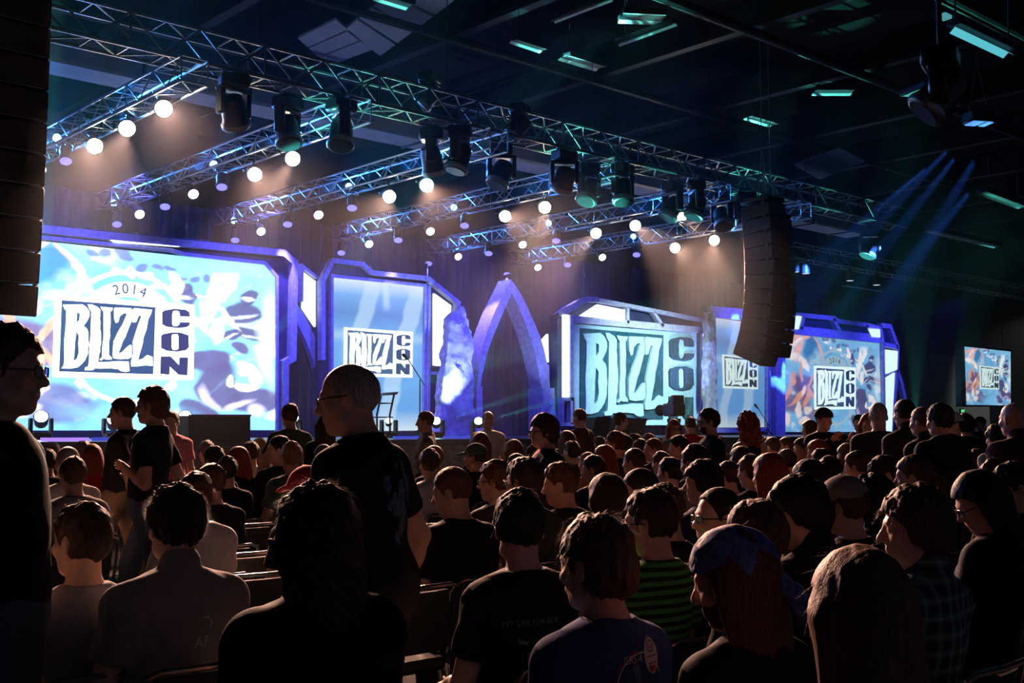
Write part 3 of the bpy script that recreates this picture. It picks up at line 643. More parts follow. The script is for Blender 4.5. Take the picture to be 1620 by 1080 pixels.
# --- moving heads under the main truss
M_mh = mat('moving_head_black', (.014,.014,.016), .35, spec=.6, var=.15, bscale=10)
M_lensd = mat('dark_glass_lens', (.05,.07,.08), .08, spec=.9)
base_m = MB().bevbox((0,0,-.09), (.36,.30,.18), .03).mesh('base')
yoke_m = MB()
for s_ in (-1,1):
    yoke_m.bevbox((s_*.20,0,-.36), (.07,.16,.36), .025)
yoke_m.bevbox((0,0,-.20), (.47,.18,.06), .02); yoke_m = yoke_m.mesh('yoke')
head_m = MB().lathe([(.06,.20),(.13,.18),(.155,.10),(.16,-.10),(.175,-.14),(.18,-.22),(.15,-.235)], 18).mesh('head')
lens_m = MB().lathe([(.0,-.238),(.145,-.238),(.15,-.22)], 18, caps=False).mesh('lens')
ring_m = MB().lathe([(.181,-.15),(.188,-.17),(.188,-.215),(.181,-.225)], 18, caps=False).mesh('bezel_ring')
claw = MB().tube([(-.13,0,0),(-.13,0,.09)], .03, 6).tube([(.13,0,0),(.13,0,.09)], .03, 6).mesh('clamp')
MHL = [(370,150,0,35,-20),(455,184,1,-20,10),(540,196,0,-15,15),(683,222,1,30,-10),(727,246,0,-10,15),(793,262,1,-15,20),(893,282,0,25,0),(932,292,1,-20,20),(985,300,0,-10,15),(1064,308,1,15,30),(1102,318,0,20,10),(1142,328,1,-10,30),(1180,340,0,0,0),(1376,358,1,0,25),(1214,352,0,10,10)]
for i, (u, v, b, tx, ty) in enumerate(MHL):
    q = at_Y(u, v, 15.0 + (.22 if b else -.22)); zt = 6.72-.06
    z = zt; sc_ = 1.15
    e = thing('moving_head_light', f'black moving head light, {ORD[i+1]} along the main truss from its near end', 'stage light', (q.x, q.y, z), (0,0,R(rng.uniform(-50,50))), 'moving heads under the main truss')
    e.scale = (sc_,)*3
    link('base', base_m, M_mh, e); link('clamp', claw, M_alu, e)
    y_ = link('yoke', yoke_m, M_mh, e, rot=(0,0,R(rng.uniform(0,180))))
    h_ = link('head', head_m, M_mh, e, (0,0,-.46), (R(tx),R(ty),0)); link('lens', lens_m, M_lensd, h_); link('bezel_ring', ring_m, M_alu, h_)
# two heads hung high and a big one near the top corner
for (u, v, zf, lab) in ((680,115,17.5,'small moving head on top of the main truss, high over its middle'),(822,165,19,'little bright spotlight standing on top of the main truss'),(1487,78,10,'big dark moving head light hanging beside the cyan trough fixture')):
    q = at_zf(u, v, zf) if u > 1000 else at_Y(u, v, 15.2 if u < 700 else 14.8); e = thing('moving_head_light', lab, 'stage light', q, (0,0,R(20)))
    link('base', base_m, M_mh, e); link('yoke', yoke_m, M_mh, e); h_ = link('head', head_m, M_mh, e, (0,0,-.40), (R(40),R(20),0)); link('lens', lens_m, M_lensd, h_); link('bezel_ring', ring_m, M_alu, h_)
    MB().tube([(0,0,0),(0,0,max(.3, 9.1-q.z) if u > 1000 else 7.19-q.z)], .025, 6).build('drop_pipe', M_beam, e)
q = at_zf(1548, 186, 22.5); e = thing('beam_projector', 'blue lit beam projector hanging on thin wires in the dark corner', 'stage light', q, (0,0,R(-30)))
MB().bevbox((0,0,0), (.5,.4,.22), .03).build('body', M_mh, e)
MB().box((-.1,0,-.125), (.22,.3,.02)).build('lens', glow('blue_beam_lens', (.10,.32,1), 1.2, False), e); MB().box((.16,0,-.125), (.12,.3,.02)).build('lens', glow('blue_beam_lens', (.10,.32,1), 1.2, False), e)
for sx in (-.22,.22): MB().tube([(sx,0,.1),(0,0,1.1)], .008, 4).build('hanging_wire', M_alu, e)
MB().tube([(0,0,1.1),(0,0,1.9)], .01, 4).build('hanging_wire', M_alu, e)
# --- line arrays
M_grille = mat('speaker_grille', (.055,.052,.055), .6, spec=.4, bump=.6, bscale=180)
M_cab = mat('speaker_cabinet', (.022,.022,.024), .55, var=.2, bscale=9)
def line_array(label, top, n, h, w_, dp, yaw, lean, curve, M_link=M_beam):
    t = thing('line_array_speaker', label, 'speaker', top, (0,0,yaw))
    MB().bevbox((0,0,.10), (w_*1.02,dp,.1), .02).build('bumper_frame', M_cab, t)
    for sx in (-1,1): MB().tube([(sx*w_*.3,0,.1),(0,0,1.2)], .012, 5).build('chain', M_alu, t)
    MB().tube([(0,0,1.2),(0,0,10.44-top[2])], .012, 5).build('chain', M_alu, t)
    pos = Vector((0,0,0)); ang = R(lean)
    for i in range(n):
        M_ = Matrix.Rotation(ang, 3, 'X')
        c_ = pos+M_ @ Vector((0,0,-h/2))
        m_ = MB(); m_.bevbox((0,0,0), (w_,dp,h*.965), .015)
        cb = m_.build('cabinet', M_cab, t); cb.location = c_; cb.rotation_euler = (ang,0,0)
        g = MB().bevbox((0,-dp/2-.006,0), (w_*.94,.02,h*.86), .006)
        g.build('grille', M_grille, cb)
        for sx in (-1,1): MB().bevbox((sx*w_*.5,-dp*.32,h*.44), (.03,.09,.07), .006).build('rigging_link', M_link, cb)
        MB().box((0,-dp/2-.012,-h*.47), (w_*.9,.015,.008)).build('trim_strip', M_link, cb)
        pos = pos+M_ @ Vector((0,0,-h)); ang += R(curve[0]+(curve[1]-curve[0])*i/(n-1))
    return t
p = at_Y(1212, 340, 13.6)
line_array('long curved black line array speaker hanging before the blue banner screen', (p.x-.12, 13.6, 6.05), 11, .29, .56, .70, 0, -5, (.5,5.6))
line_array('shorter dark line array speaker hanging just behind the curved one', (p.x+1.3, 14.4, 6.0), 10, .29, .52, .70, 0, -5, (.4,4.2))
p = at_Y(-14, 490, 13.2)
line_array('near dark line array speaker hanging beside the huge screen at the picture edge', (p.x-.15, 13.2, 6.75), 11, .36, 1.15, .75, 0, 0, (.1,1.3), M_alu)
# --- gear on the stage and before it
def dark_monitor(label, quad, Y, tilt=0):
    U = Unit(Y, quad[3][0], 'stage_monitor', label, 'monitor'); P = U.P(quad)
    MB().prism(P, 0, .35).build('cabinet', M_cab, U.e); 
    Q = [tuple(Vector(P[i]).lerp(Vector(P[(i+2) % 4]), .035)) for i in range(4)]
    MB().prism(Q, -.02, 0).build('grille', M_grille, U.e)
    b = MB().stroke([P[0], P[1]], .03, -.03, 0); b.build('top_edge', mat('purple_edge', (.12,.08,.25), .4), U.e)
    return U
dark_monitor('wide black confidence monitor standing before the huge screen', [(298,657),(396,657),(396,700),(298,700)], 15.75)
dark_monitor('black slanted stage wedge before the carved logo board, nearer the arch', [(943,660),(966,660),(961,692),(934,692)], 16.0)
dark_monitor('black slanted stage wedge under the carved logo board, nearer the camera crew', [(976,661),(1024,663),(1016,692),(976,692)], 16.0)
def floor_head(u, v, Y, label, col, aim=(0,0,1), s=1.0):
    p = at_Y(u, v, Y); e = thing('stage_floor_light', label, 'stage light', (p.x, Y, DZ), (0,0,0), 'moving heads on the stage floor')
    MB().bevbox((0,0,.06), (.3,.26,.12), .02).build('base', M_mh, e)
    y_ = MB()
    for sx in (-1,1): y_.bevbox((sx*.17,0,.23), (.05,.12,.26), .015)
    y_.build('yoke', M_mh, e); hz_ = max(p.z-DZ, .24)
    d = (CAM-p).normalized()+Vector(aim)*.5; d.normalize()
    h_ = MB().lathe([(.05,-.14),(.11,-.10),(.12,.06),(.125,.12),(.11,.125)], 14).build('head', M_mh, e); h_.location = (0,0,hz_); h_.rotation_euler = d.to_track_quat('Z','Y').to_euler(); h_.scale = (s,s,s)
    MB().lathe([(0,.13),(.105,.127)], 14, caps=False).build('lens', col, h_)
Lt = glow('lens_teal', (.45,1,.95), 30, False)
floor_head(65, 664, 19.5, 'moving head on the stage floor sending a wide teal beam up the huge screen', Lt)
floor_head(180, 668, 19.0, 'moving head on the stage floor beside the two walking men', Lt)
floor_head(293, 663, 19.0, 'moving head on the stage floor next to the black confidence monitor', Lt)
floor_head(463, 665, 18.5, 'moving head on the stage floor behind the standing dark shirted man', Lt)
floor_head(690, 669, 18.5, 'moving head on the stage floor between banner and monolith', Lt, s=.8)
floor_head(757, 669, 18.5, 'moving head on the stage floor in front of the pointed arch', Lt, s=.8)
floor_head(615, 668, 18.5, 'small moving head on the stage floor before the tall banner', Lt, s=.6)
# lectern
U = Unit(18.6, 605, 'lectern', 'slim metal lectern with a violet top before the tall banner screen', 'lectern')
P = U.P([(592,622),(617,620),(607,682),(588,682)])
MB().prism([P[0], P[1], (P[1][0]-.05, P[1][1]-.06), (P[0][0]+.02, P[0][1]-.05)], -.3, .3).build('top', mat('violet_acrylic', (.35,.12,.45), .3), U.e)
for t_ in (-.22,.22):
    MB().tube([(P[1][0]-.06,t_,P[1][1]-.06),(P[1][0]-.16,t_,P[1][1]*.5),(P[2][0],t_,.0)], .02, 6).build('upright', M_beam, U.e)
for f in (.45,.75): MB().box((P[0][0]+.14,0,P[1][1]*f), (.34,.44,.02)).build('shelf', M_beam, U.e)
MB().bevbox((P[2][0]-.08,0,.015), (.5,.5,.03), .01).build('base', M_beam, U.e)
# microphone stands
def micstand(u, vt, vb, Y, label, boom):
    U = Unit(Y, u, 'microphone_stand', label, 'microphone stand'); h = U.p(u, vt)[1]
    MB().tube([(0,0,0.02),(0,0,h)], .014, 6).build('pole', M_beam, U.e)
    for k_ in range(3): MB().tube([(0,0,.18),(.28*cos(k_*2.1),.28*sin(k_*2.1),.01)], .012, 5).build('leg', M_beam, U.e)
    MB().tube([(.12,0,h-.12),(boom,0,h+.42 if boom < 0 else h+.05)], .011, 5).build('boom_arm', M_beam, U.e)
    a_ = MB().lathe([(.018,0),(.03,.1),(.035,.14),(.025,.17)], 10).build('microphone', M_black, U.e); a_.location = (boom,0,h+.40 if boom < 0 else h+.05); a_.rotation_euler = (0, R(-50 if boom < 0 else 80), 0)
micstand(664, 600, 682, 18.8, 'tall boom microphone stand before the tall banner screen', -.32)
micstand(1214, 668, 690, 19.5, 'low boom microphone stand on stage by the blue columns', -.45)
# broadcast camera on a pedestal
p = at_Y(1066, 648, 15.0); e = thing('broadcast_camera', 'big broadcast camera on a pedestal before the carved board', 'camera', (p.x, 15.0, 0), (0,0,R(-28)))
z = p.z
MB().lathe([(.16,0),(.16,.1),(.1,.14),(.09,z-.3),(.14,z-.25),(.14,z-.18)], 12).build('pedestal', M_black, e)
MB().bevbox((0,0,z), (.26,.62,.26), .03).build('body', M_can, e); MB().lathe([(.09,0),(.10,.3),(.12,.42),(.12,.45)], 14, Matrix.Rotation(R(-90),3,'X')).build('lens', M_black, e).location = (0,.30,z)
MB().bevbox((0,-.2,z+.2), (.24,.16,.18), .02).build('viewfinder', M_can, e)
for sx in (-.2,.2): MB().tube([(sx,-.25,z-.12),(sx*1.6,-.85,z-.30)], .018, 6).build('pan_handle', M_can, e)
MB().tube([(0,-.15,z+.14),(0,.2,z+.2),(0,.35,z+.12)], .018, 6).build('carry_handle', M_can, e)
# white paper notice held up at the far right
p = at_Y(1556, 682, 14.5); e = thing('notice_board', 'white notice sign on a thin stand beyond the standing men', 'sign', (p.x, 14.5, 0), (0,0,R(-38)))
MB().bevbox((0,0,p.z), (.42,.03,.30), .005).build('sheet', mat('paper_white', (.75,.73,.70), .8), e); MB().tube([(0,0.02,0),(0,0.02,p.z)], .015, 6).build('stand', M_beam, e)
MB().lathe([(.2,0),(.2,.02),(.03,.04)], 14).build('foot', M_beam, e)
for i, tx in enumerate(('PRESS','MEDIA')):
    link('lettering', text_mesh(tx, .10), M_black, e, (0,-.018,p.z+.06-.12*i), (pi/2,0,0))
# wall box lights and small gear dots far above the right screen
for i, (u, v) in enumerate(((1258,422),(1275,432),(1345,455),(1386,415))):
    p = at_Y(u, v, 17.3); e = thing('distant_lamp', f'tiny distant lamp on the dark far truss, {ORD[i+1]} of four', 'lamp', (p.x,17.3,6.0), group='lamps on the distant truss')
    MB().tube([(0,.0,.12),(0,.0,-.02)], .03, 6).build('clamp', M_can, e); MB().lathe([(.05,.0),(.1,-.05),(.11,-.3)], 10).build('can', M_can, e); MB().lathe([(0,-.3),(.1,-.305)], 10, caps=False).build('lens', glow('lens_dim_white', (.7,.75,1), .8, False), e)
# ------------------------------------------------------------------ figures: distance fields polygonised into one continuous surface
def rotm(yaw=0, pitch=0, roll=0):    # yaw about z (+ = towards the figure's left), pitch: + nods down, roll: + leans to the figure's right
    return np.array(Matrix.Rotation(R(yaw),3,'Z') @ Matrix.Rotation(R(-pitch),3,'X') @ Matrix.Rotation(R(roll),3,'Y'))
class Field:
    def __init__(s): s.ops = []
    def cone(s, a, b, ra, rb=None, k=.02): s.ops.append(('c', np.array(a,float), np.array(b,float), ra, ra if rb is None else rb, k)); return s
    def ell(s, c, r, M=None, k=.02): s.ops.append(('e', np.array(c,float), np.array(r,float), M, None, k)); return s
    def sub(s, c, r, M=None, k=.008): s.ops.append(('s', np.array(c,float), np.array(r,float), M, None, k)); return s
    def cut(s, fn): s.ops.append(('f', fn)); return s
    def noise(s, fn): s.ops.append(('n', fn)); return s
    def merge(s, other, k=.01): s.ops.append(('m', other, k)); return s
    @staticmethod
    def _e(p, c, r, M):
        q = p-c
        if M is not None: q = q @ M
        a = np.sqrt(((q/r)**2).sum(1)); b = np.sqrt(((q/(r*r))**2).sum(1))+1e-9
        return a*(a-1)/b
    def __call__(s, p):
        d = np.full(len(p), 1e3)
        for o in s.ops:
            t = o[0]
            if t == 'c':
                _, a, b, ra, rb, k = o; ab = b-a; L = ab @ ab+1e-12; h = np.clip(((p-a) @ ab)/L, 0, 1)
                e = np.sqrt(((p-a-h[:,None]*ab)**2).sum(1))-(ra+(rb-ra)*h)
            elif t == 'e': e = s._e(p, o[1], o[2], o[3]); k = o[5]
            elif t == 's':
                e = -s._e(p, o[1], o[2], o[3]); k = o[5]; h = np.clip(.5-.5*(d-e)/k, 0, 1); d = d+(e-d)*h+k*h*(1-h); continue
            elif t == 'f': d = np.maximum(d, o[1](p)); continue
            elif t == 'n': d = d+o[1](p); continue
            elif t == 'm': e = o[1](p); k = o[2]
            h = np.clip(.5+.5*(d-e)/k, 0, 1); d = d*(1-h)+e*h-k*h*(1-h)
        return d
    def blocks(s, cen, pts, mar):
        """the same field on blocks of points, each shape only on the blocks near it"""
        nb, m3 = pts.shape[:2]; d = np.full((nb, m3), 1e3)
        for o in s.ops:
            t = o[0]
            if t in 'ces':
                if t == 'c': lo = np.minimum(o[1]-o[3], o[2]-o[4]); hi = np.maximum(o[1]+o[3], o[2]+o[4])
                else: mx = o[2].max(); lo = o[1]-mx; hi = o[1]+mx
                g = mar+o[5]; w_ = np.nonzero(((cen > lo-g) & (cen < hi+g)).all(1))[0]
                if len(w_) == 0: continue
                p = pts[w_].reshape(-1, 3); D = d[w_].ravel(); k = o[5]
                if t == 'c':
                    a, b, ra, rb = o[1:5]; ab = b-a; L = ab @ ab+1e-12; q = p-a; h = np.clip((q @ ab)/L, 0, 1); q = q-h[:,None]*ab
                    e = np.sqrt(np.einsum('ij,ij->i', q, q))-(ra+(rb-ra)*h)
                else: e = s._e(p, o[1], o[2], o[3])
                if t == 's': e = -e; h = np.clip(.5-.5*(D-e)/k, 0, 1); D = D+(e-D)*h+k*h*(1-h)
                else: h = np.clip(.5+.5*(D-e)/k, 0, 1); D = D*(1-h)+e*h-k*h*(1-h)
                d[w_] = D.reshape(-1, m3)
            elif t == 'm':
                e = o[1].blocks(cen, pts, mar); w_ = np.nonzero((e < 1e2).any(1))[0]; k = o[2]
                if len(w_) == 0: continue
                D = d[w_]; e = e[w_]; h = np.clip(.5+.5*(D-e)/k, 0, 1); d[w_] = D*(1-h)+e*h-k*h*(1-h)
            else:
                w_ = np.nonzero((d < 1e2).any(1))[0]
                if len(w_) == 0: continue
                v = o[1](pts[w_].reshape(-1, 3)).reshape(-1, m3); d[w_] = np.maximum(d[w_], v) if t == 'f' else d[w_]+v
        return d
    def bounds(s):
        lo = []; hi = []
        for o in s.ops:
            if o[0] == 'c': lo += [o[1]-o[3], o[2]-o[4]]; hi += [o[1]+o[3], o[2]+o[4]]
            elif o[0] == 'e': m_ = o[2].max(); lo.append(o[1]-m_); hi.append(o[1]+m_)
            elif o[0] == 'm': a, b = o[1].bounds(); lo.append(a); hi.append(b)
        return np.min(lo, 0), np.max(hi, 0)
def polygonise(F, h, pad=.03):
    lo, hi = F.bounds(); lo = lo-pad; hi = hi+pad; B = 4
    n = np.ceil((hi-lo)/(h*B)).astype(int)
    gx = [lo[i]+h*B*(np.arange(n[i])+.5)-h*.5 for i in range(3)]      # block centres
    X = np.stack(np.meshgrid(*gx, indexing='ij'), -1).reshape(-1, 3)
    cv = F(X); near = np.abs(cv) < h*B*1.45+.012
    full = np.repeat(np.repeat(np.repeat(cv.reshape(n), B, 0), B, 1), B, 2).astype(np.float32)
    bi = np.stack(np.unravel_index(np.nonzero(near)[0], n), -1)
    off = np.stack(np.meshgrid(*[np.arange(B)]*3, indexing='ij'), -1).reshape(-1, 3)
    idx = (bi[:,None,:]*B+off[None]).reshape(-1, 3)
    full[idx[:,0], idx[:,1], idx[:,2]] = F.blocks(X[near], (lo+h*idx).reshape(len(bi), B**3, 3), h*B*1.2+.012).ravel()
    return nets(full, lo, h)
def nets(F, lo, h):
    S = F < 0; nx, ny, nz = F.shape
    c = np.zeros((nx-1, ny-1, nz-1), np.int8)
    for dx in (0,1):
        for dy in (0,1):
            for dz in (0,1): c += S[dx:nx-1+dx, dy:ny-1+dy, dz:nz-1+dz]
    I = np.argwhere((c > 0) & (c < 8))
    if len(I) == 0: return np.zeros((0,3)), np.zeros((0,4), int)
    acc = np.zeros((len(I), 3)); cnt_ = np.zeros(len(I))
    cor = [(dx,dy,dz) for dx in (0,1) for dy in (0,1) for dz in (0,1)]
    val = {q: F[I[:,0]+q[0], I[:,1]+q[1], I[:,2]+q[2]] for q in cor}
    for q in cor:
        for ax in range(3):
            if q[ax] == 0:
                r_ = list(q); r_[ax] = 1; r_ = tuple(r_); a, b = val[q], val[r_]; m_ = (a < 0) != (b < 0)
                t = np.where(m_, a/(a-b+1e-12), 0); P = np.tile(np.array(q, float), (len(I), 1)); P[:,ax] = t
                acc += P*m_[:,None]; cnt_ += m_
    V = lo+h*(I+acc/cnt_[:,None])
    vid = np.full((nx-1, ny-1, nz-1), -1, np.int32); vid[I[:,0],I[:,1],I[:,2]] = np.arange(len(I))
    Q = []
    for ax in range(3):
        sl0 = [slice(None)]*3; sl1 = [slice(None)]*3; sl0[ax] = slice(0,-1); sl1[ax] = slice(1,None)
        a = S[tuple(sl0)]; b = S[tuple(sl1)]; E = np.argwhere(a != b); u, w_ = [(1,2),(2,0),(0,1)][ax]
        ok = (E[:,u] > 0) & (E[:,w_] > 0) & (E[:,u] < F.shape[u]-1) & (E[:,w_] < F.shape[w_]-1); E = E[ok]
        fl = a[E[:,0],E[:,1],E[:,2]]
        def g(du, dw): 
            e = E.copy(); e[:,u] -= du; e[:,w_] -= dw; return vid[e[:,0],e[:,1],e[:,2]]
        q = np.stack([g(1,1), g(0,1), g(0,0), g(1,0)], -1); q[~fl] = q[~fl][:, ::-1]; Q.append(q)
    Q = np.concatenate(Q); Q = Q[(Q >= 0).all(1)]
    return V, Q
def fmesh(name, F, h, wisps=None):
    V, Q = polygonise(F, h); nv = len(V)
    me = bpy.data.meshes.new(name)
    if wisps is not None and nv:
        W, T = wisps(V); T = T+nv; V = np.concatenate([V, W])
    else: T = np.zeros((0,3), int)
    nl = len(Q)*4+len(T)*3
    me.vertices.add(len(V)); me.vertices.foreach_set('co', V.astype(np.float32).ravel())
    me.loops.add(nl); me.loops.foreach_set('vertex_index', np.concatenate([Q.ravel(), T.ravel()]).astype(np.int32))
    np_ = len(Q)+len(T); me.polygons.add(np_)
    st_ = np.concatenate([np.arange(len(Q))*4, len(Q)*4+np.arange(len(T))*3]).astype(np.int32)
    me.polygons.foreach_set('loop_start', st_)
    me.polygons.foreach_set('use_smooth', np.ones(np_, bool)); me.update(calc_edges=True); me.validate()
    return me
def wig(sc_, amp, seed):
    o = np.array([seed*1.7, seed*3.1, seed*.7])
    def fn(p):
        q = p*sc_+o
        return amp*(np.sin(q[:,0]*1.0+1.3*np.sin(q[:,1]*.9))*np.sin(q[:,1]*1.1+1.1*np.sin(q[:,2]*.8))+.5*np.sin(q[:,2]*2.1+q[:,0]*1.7)*np.sin(q[:,1]*2.3+.4))
    return fn
def wrinkle(amp, seed, sc_=1.0):
    a_, b_ = wig(16*sc_, amp, seed), wig(np.array([34,34,22])*sc_, amp*.45, seed+3)
    return lambda p: a_(p)+b_(p)
def lerp(a, b, t): return np.array(a)*(1-t)+np.array(b)*t
class Figure:
    """joints of a figure facing +y, origin on the floor under the pelvis"""
    def __init__(s, seated=True, lean=0, twist=0, hy=0, hp=4, hr=0, bulk=1.0, fem=False, sleeve=.62, arms=None, legs=None, seed=1, head=1.0, shoulder=1.0, belly=0):
        s.seated, s.bulk, s.fem, s.sleeve, s.seed, s.hs = seated, bulk, fem, sleeve, seed, head
        pz = .55 if seated else .95; s.P = np.array([0,0,pz]); T = rotm(twist, lean); s.T = T
        U = lambda x, y, z: s.P+T @ np.array([x,y,z])
        sw = (.142 if fem else .166)*shoulder*(.6+.4*bulk)
        s.C = U(0,-.005,.33); s.Ab = U(0,.015,.16); s.N = U(0,-.035,.50)
        s.SL, s.SR = U(-sw,-.02,.412), U(sw,-.02,.412); s.belly = belly
        s.Hd = s.N+T @ np.array([0,.025,.06]); 
        s.R = T @ rotm(hy, hp-lean*.7, hr); s.H = s.Hd+s.R @ np.array([0,.01,.105])
        d = arms or ('lap' if seated else 'hang')
        s.arm = []
        for sd, S in ((-1,s.SL),(1,s.SR)):
            k = d if isinstance(d, str) else d[0 if sd < 0 else 1]
            if k == 'lap': E = S+T @ np.array([sd*.06,.05,-.27]); W = E+T @ np.array([-sd*.08,.22,-.06]); G = W+T @ np.array([-sd*.04,.09,-.02])
            elif k == 'fold': E = S+T @ np.array([sd*.07,.08,-.26]); W = E+T @ np.array([-sd*.20,.14,.02]); G = W+T @ np.array([-sd*.09,.02,.01])
            elif k == 'hang': E = S+T @ np.array([sd*.055,-.03,-.29]); W = E+T @ np.array([sd*.01,.05,-.25]); G = W+T @ np.array([-sd*.01,.03,-.09])
            elif k == 'wide': E = S+T @ np.array([sd*.15,-.02,-.26]); W = E+T @ np.array([sd*.0,.12,-.22]); G = W+T @ np.array([-sd*.02,.04,-.09])
            elif k == 'swing': E = S+T @ np.array([sd*.05,-.12,-.27]); W = E+T @ np.array([-sd*.01,-.06,-.25]); G = W+T @ np.array([0,.01,-.09])
            elif k == 'front': E = S+T @ np.array([sd*.05,.06,-.27]); W = E+T @ np.array([-sd*.05,.22,.06]); G = W+T @ np.array([-sd*.03,.09,.02])
            elif k == 'hold': E = S+T @ np.array([sd*.07,-.03,-.28]); W = E+T @ np.array([-sd*.10,.17,.10]); G = W+T @ np.array([-sd*.06,.06,.02])
            elif k == 'raise': E = S+T @ np.array([sd*.10,.16,-.10]); W = E+T @ np.array([-sd*.03,.06,.25]); G = W+T @ np.array([0,.01,.10])
            elif k == 'shoot': E = S+T @ np.array([sd*.11,.18,-.16]); W = E+T @ np.array([-sd*.14,.13,.18]); G = W+T @ np.array([-sd*.05,.05,.07])
            else: E, W, G = [s.P+T @ np.array(q) for q in k]
            s.arm.append((S, E, W, G))
        s.leg = []
        for sd in (-1,1):
            Hp = s.P+T @ np.array([sd*.09,.01,-.02])
            if seated:
                K = np.array([sd*.13,.44,.50]); A = np.array([sd*.13,.40,.09]); Tt = np.array([sd*.15,.55,.035])
            else:
                st2 = {'stand': (0,0), 'walk': (.22*sd,-.26*sd), 'walk2': (-.2*sd,.24*sd)}[legs or 'stand']
                K = np.array([sd*.10,.03+st2[0]*.6,.50]); A = np.array([sd*.10,-.02+st2[0]*1.1,.085]); Tt = A+np.array([sd*.02,.17,-.05])
            s.leg.append((Hp, K, A, Tt))
        s.top = (s.H+s.R @ np.array([0,-.01,.125]))[2]
    def torso(s, f, g=0, k=.06):
        b = s.bulk; m_ = .92 if s.fem else 1
        f.ell(s.P+s.T @ np.array([0,0,.02]), (.175*b+g,.125*b+g,.14+g), s.T, k)
        f.ell(s.Ab, ((.145*b*m_+g),(.11*b+g),.17+g), s.T, k)
        if s.belly: f.ell(s.Ab+s.T @ np.array([0,.07*s.belly,-.01]), (.15*b+g,.11+g,.15+g), s.T, k)
        f.ell(s.C, (.168*b*m_+g,.118*b+g,.185+g), s.T, k)
        if s.fem: 
            for sd in (-1,1): f.ell(s.C+s.T @ np.array([sd*.068,.072,-.015]), (.062+g,.055+g,.062+g), s.T, .05)
        f.cone(s.SL, s.SR, .056*b+g, None, .06)
        for S in (s.SL, s.SR): f.cone(s.N+s.T @ np.array([0,-.012,-.012]), S+s.T @ np.array([0,0,.008]), .048+g, .046*b+g, .05)
    def body(s, h, hands=False):
        f = Field(); s.torso(f)
        M = s.R; H = s.H; q = lambda x, y, z: H+M @ (np.array([x,y,z])*s.hs); e = s.hs
        f.cone(s.N+s.T @ np.array([0,-.005,-.04]), q(0,-.02,-.05), .058*(.9 if s.fem else 1.02), .056*(.88 if s.fem else 1), .03)
        hd = Field()
        hd.ell(q(0,-.012,.03), np.array((.076,.098,.094))*e, M); hd.ell(q(0,.030,-.042), np.array((.058,.062,.076))*e, M, .03)
        hd.cone(q(0,.068,-.096), q(0,.060,-.092), .022*e, .022*e, .03)
        hd.cone(q(-.045,.02,-.075), q(.045,.02,-.075), .022*e, None, .03)
        hd.cone(q(0,.090,.012), q(0,.112,-.026), .009*e, .0135*e, .012); hd.cone(q(-.013,.098,-.032), q(.013,.098,-.032), .008*e, None, .008)
        hd.cone(q(-.032,.082,.026), q(.032,.082,.026), .010*e, None, .02)
        for sd in (-1,1):
            hd.sub(q(sd*.031,.096,.004), np.array((.017,.014,.012))*e, M, .012); hd.ell(q(sd*.031,.077,.003), np.array((.0135,.0135,.0135))*e, M, .003)
            hd.ell(q(sd*.045,.062,-.025), np.array((.022,.022,.02))*e, M, .02)
            ME = M @ rotm(sd*18, 8); hd.ell(q(sd*.079,-.008,-.008), np.array((.010,.021,.033))*e, ME, .008); hd.sub(q(sd*.090,-.004,-.006), np.array((.006,.011,.019))*e, ME, .006)
        hd.cone(q(-.019,.090,-.054), q(.019,.090,-.054), .0075*e, None, .006); hd.cone(q(-.015,.089,-.066), q(.015,.089,-.066), .0085*e, None, .006)
        hd.sub(q(0,.104,-.0595), np.array((.022,.010,.0022))*e, M, .003)
        f.merge(hd, .03)
        for sd, (S, E, W, G) in zip((-1,1), s.arm):
            f.cone(S, E, .052*s.bulk, .040, .03); f.cone(E, lerp(E,W,.35), .041, .041, .02); f.cone(lerp(E,W,.3), W, .041, .027, .02)
            dv = (G-W); L = np.linalg.norm(dv)+1e-9; dv = dv/L
            side = np.cross(dv, np.array([0,1.,0]) if abs(dv[1]) < .8 else np.array([0,0,1.])); side /= np.linalg.norm(side); nrm = np.cross(side, dv)
            if sd*side[0] > 0: side = -side          # thumb side points to the body
            Mh = np.stack([side, nrm, dv], 1)
            f.ell(W+dv*.052, (.040,.017,.052), Mh, .02)
            if hands:
                curl = nrm*.5*sd*(1 if nrm[1]*sd > 0 else -1)
                for i, (o, ln) in enumerate(((.030,.066),(.010,.076),(-.011,.070),(-.031,.055))):
                    a = W+dv*.088+side*o*.95; b_ = a+(dv+curl*.45+side*o*1.2)*ln*.5; c2 = b_+(dv*.75+curl*1.0)*ln*.38; 
                    f.cone(a, b_, .0095, .0088, .006); f.cone(b_, c2, .0086, .0072, .004)
                a = W+dv*.03+side*.030; b_ = a+(side*.7+dv*.75+curl*.25)*.042; c2 = b_+(dv+curl*.4)*.030; f.cone(a, b_, .012, .0105, .01); f.cone(b_, c2, .0104, .008, .005)
            else:
                f.ell(W+dv*.105+nrm*.006, (.034,.016,.045), Mh, .02); f.cone(W+dv*.03+side*.025, W+dv*.08+side*.05, .012, .009, .012)
        for (Hp, K, A, Tt) in s.leg:
            f.cone(Hp, K, .082*s.bulk, .056, .04); f.cone(K, lerp(K,A,.3), .055, .056, .03); f.cone(lerp(K,A,.3), A, .056, .036, .03); f.cone(A, Tt, .037, .030, .03)
        return fmesh('body', f, h)
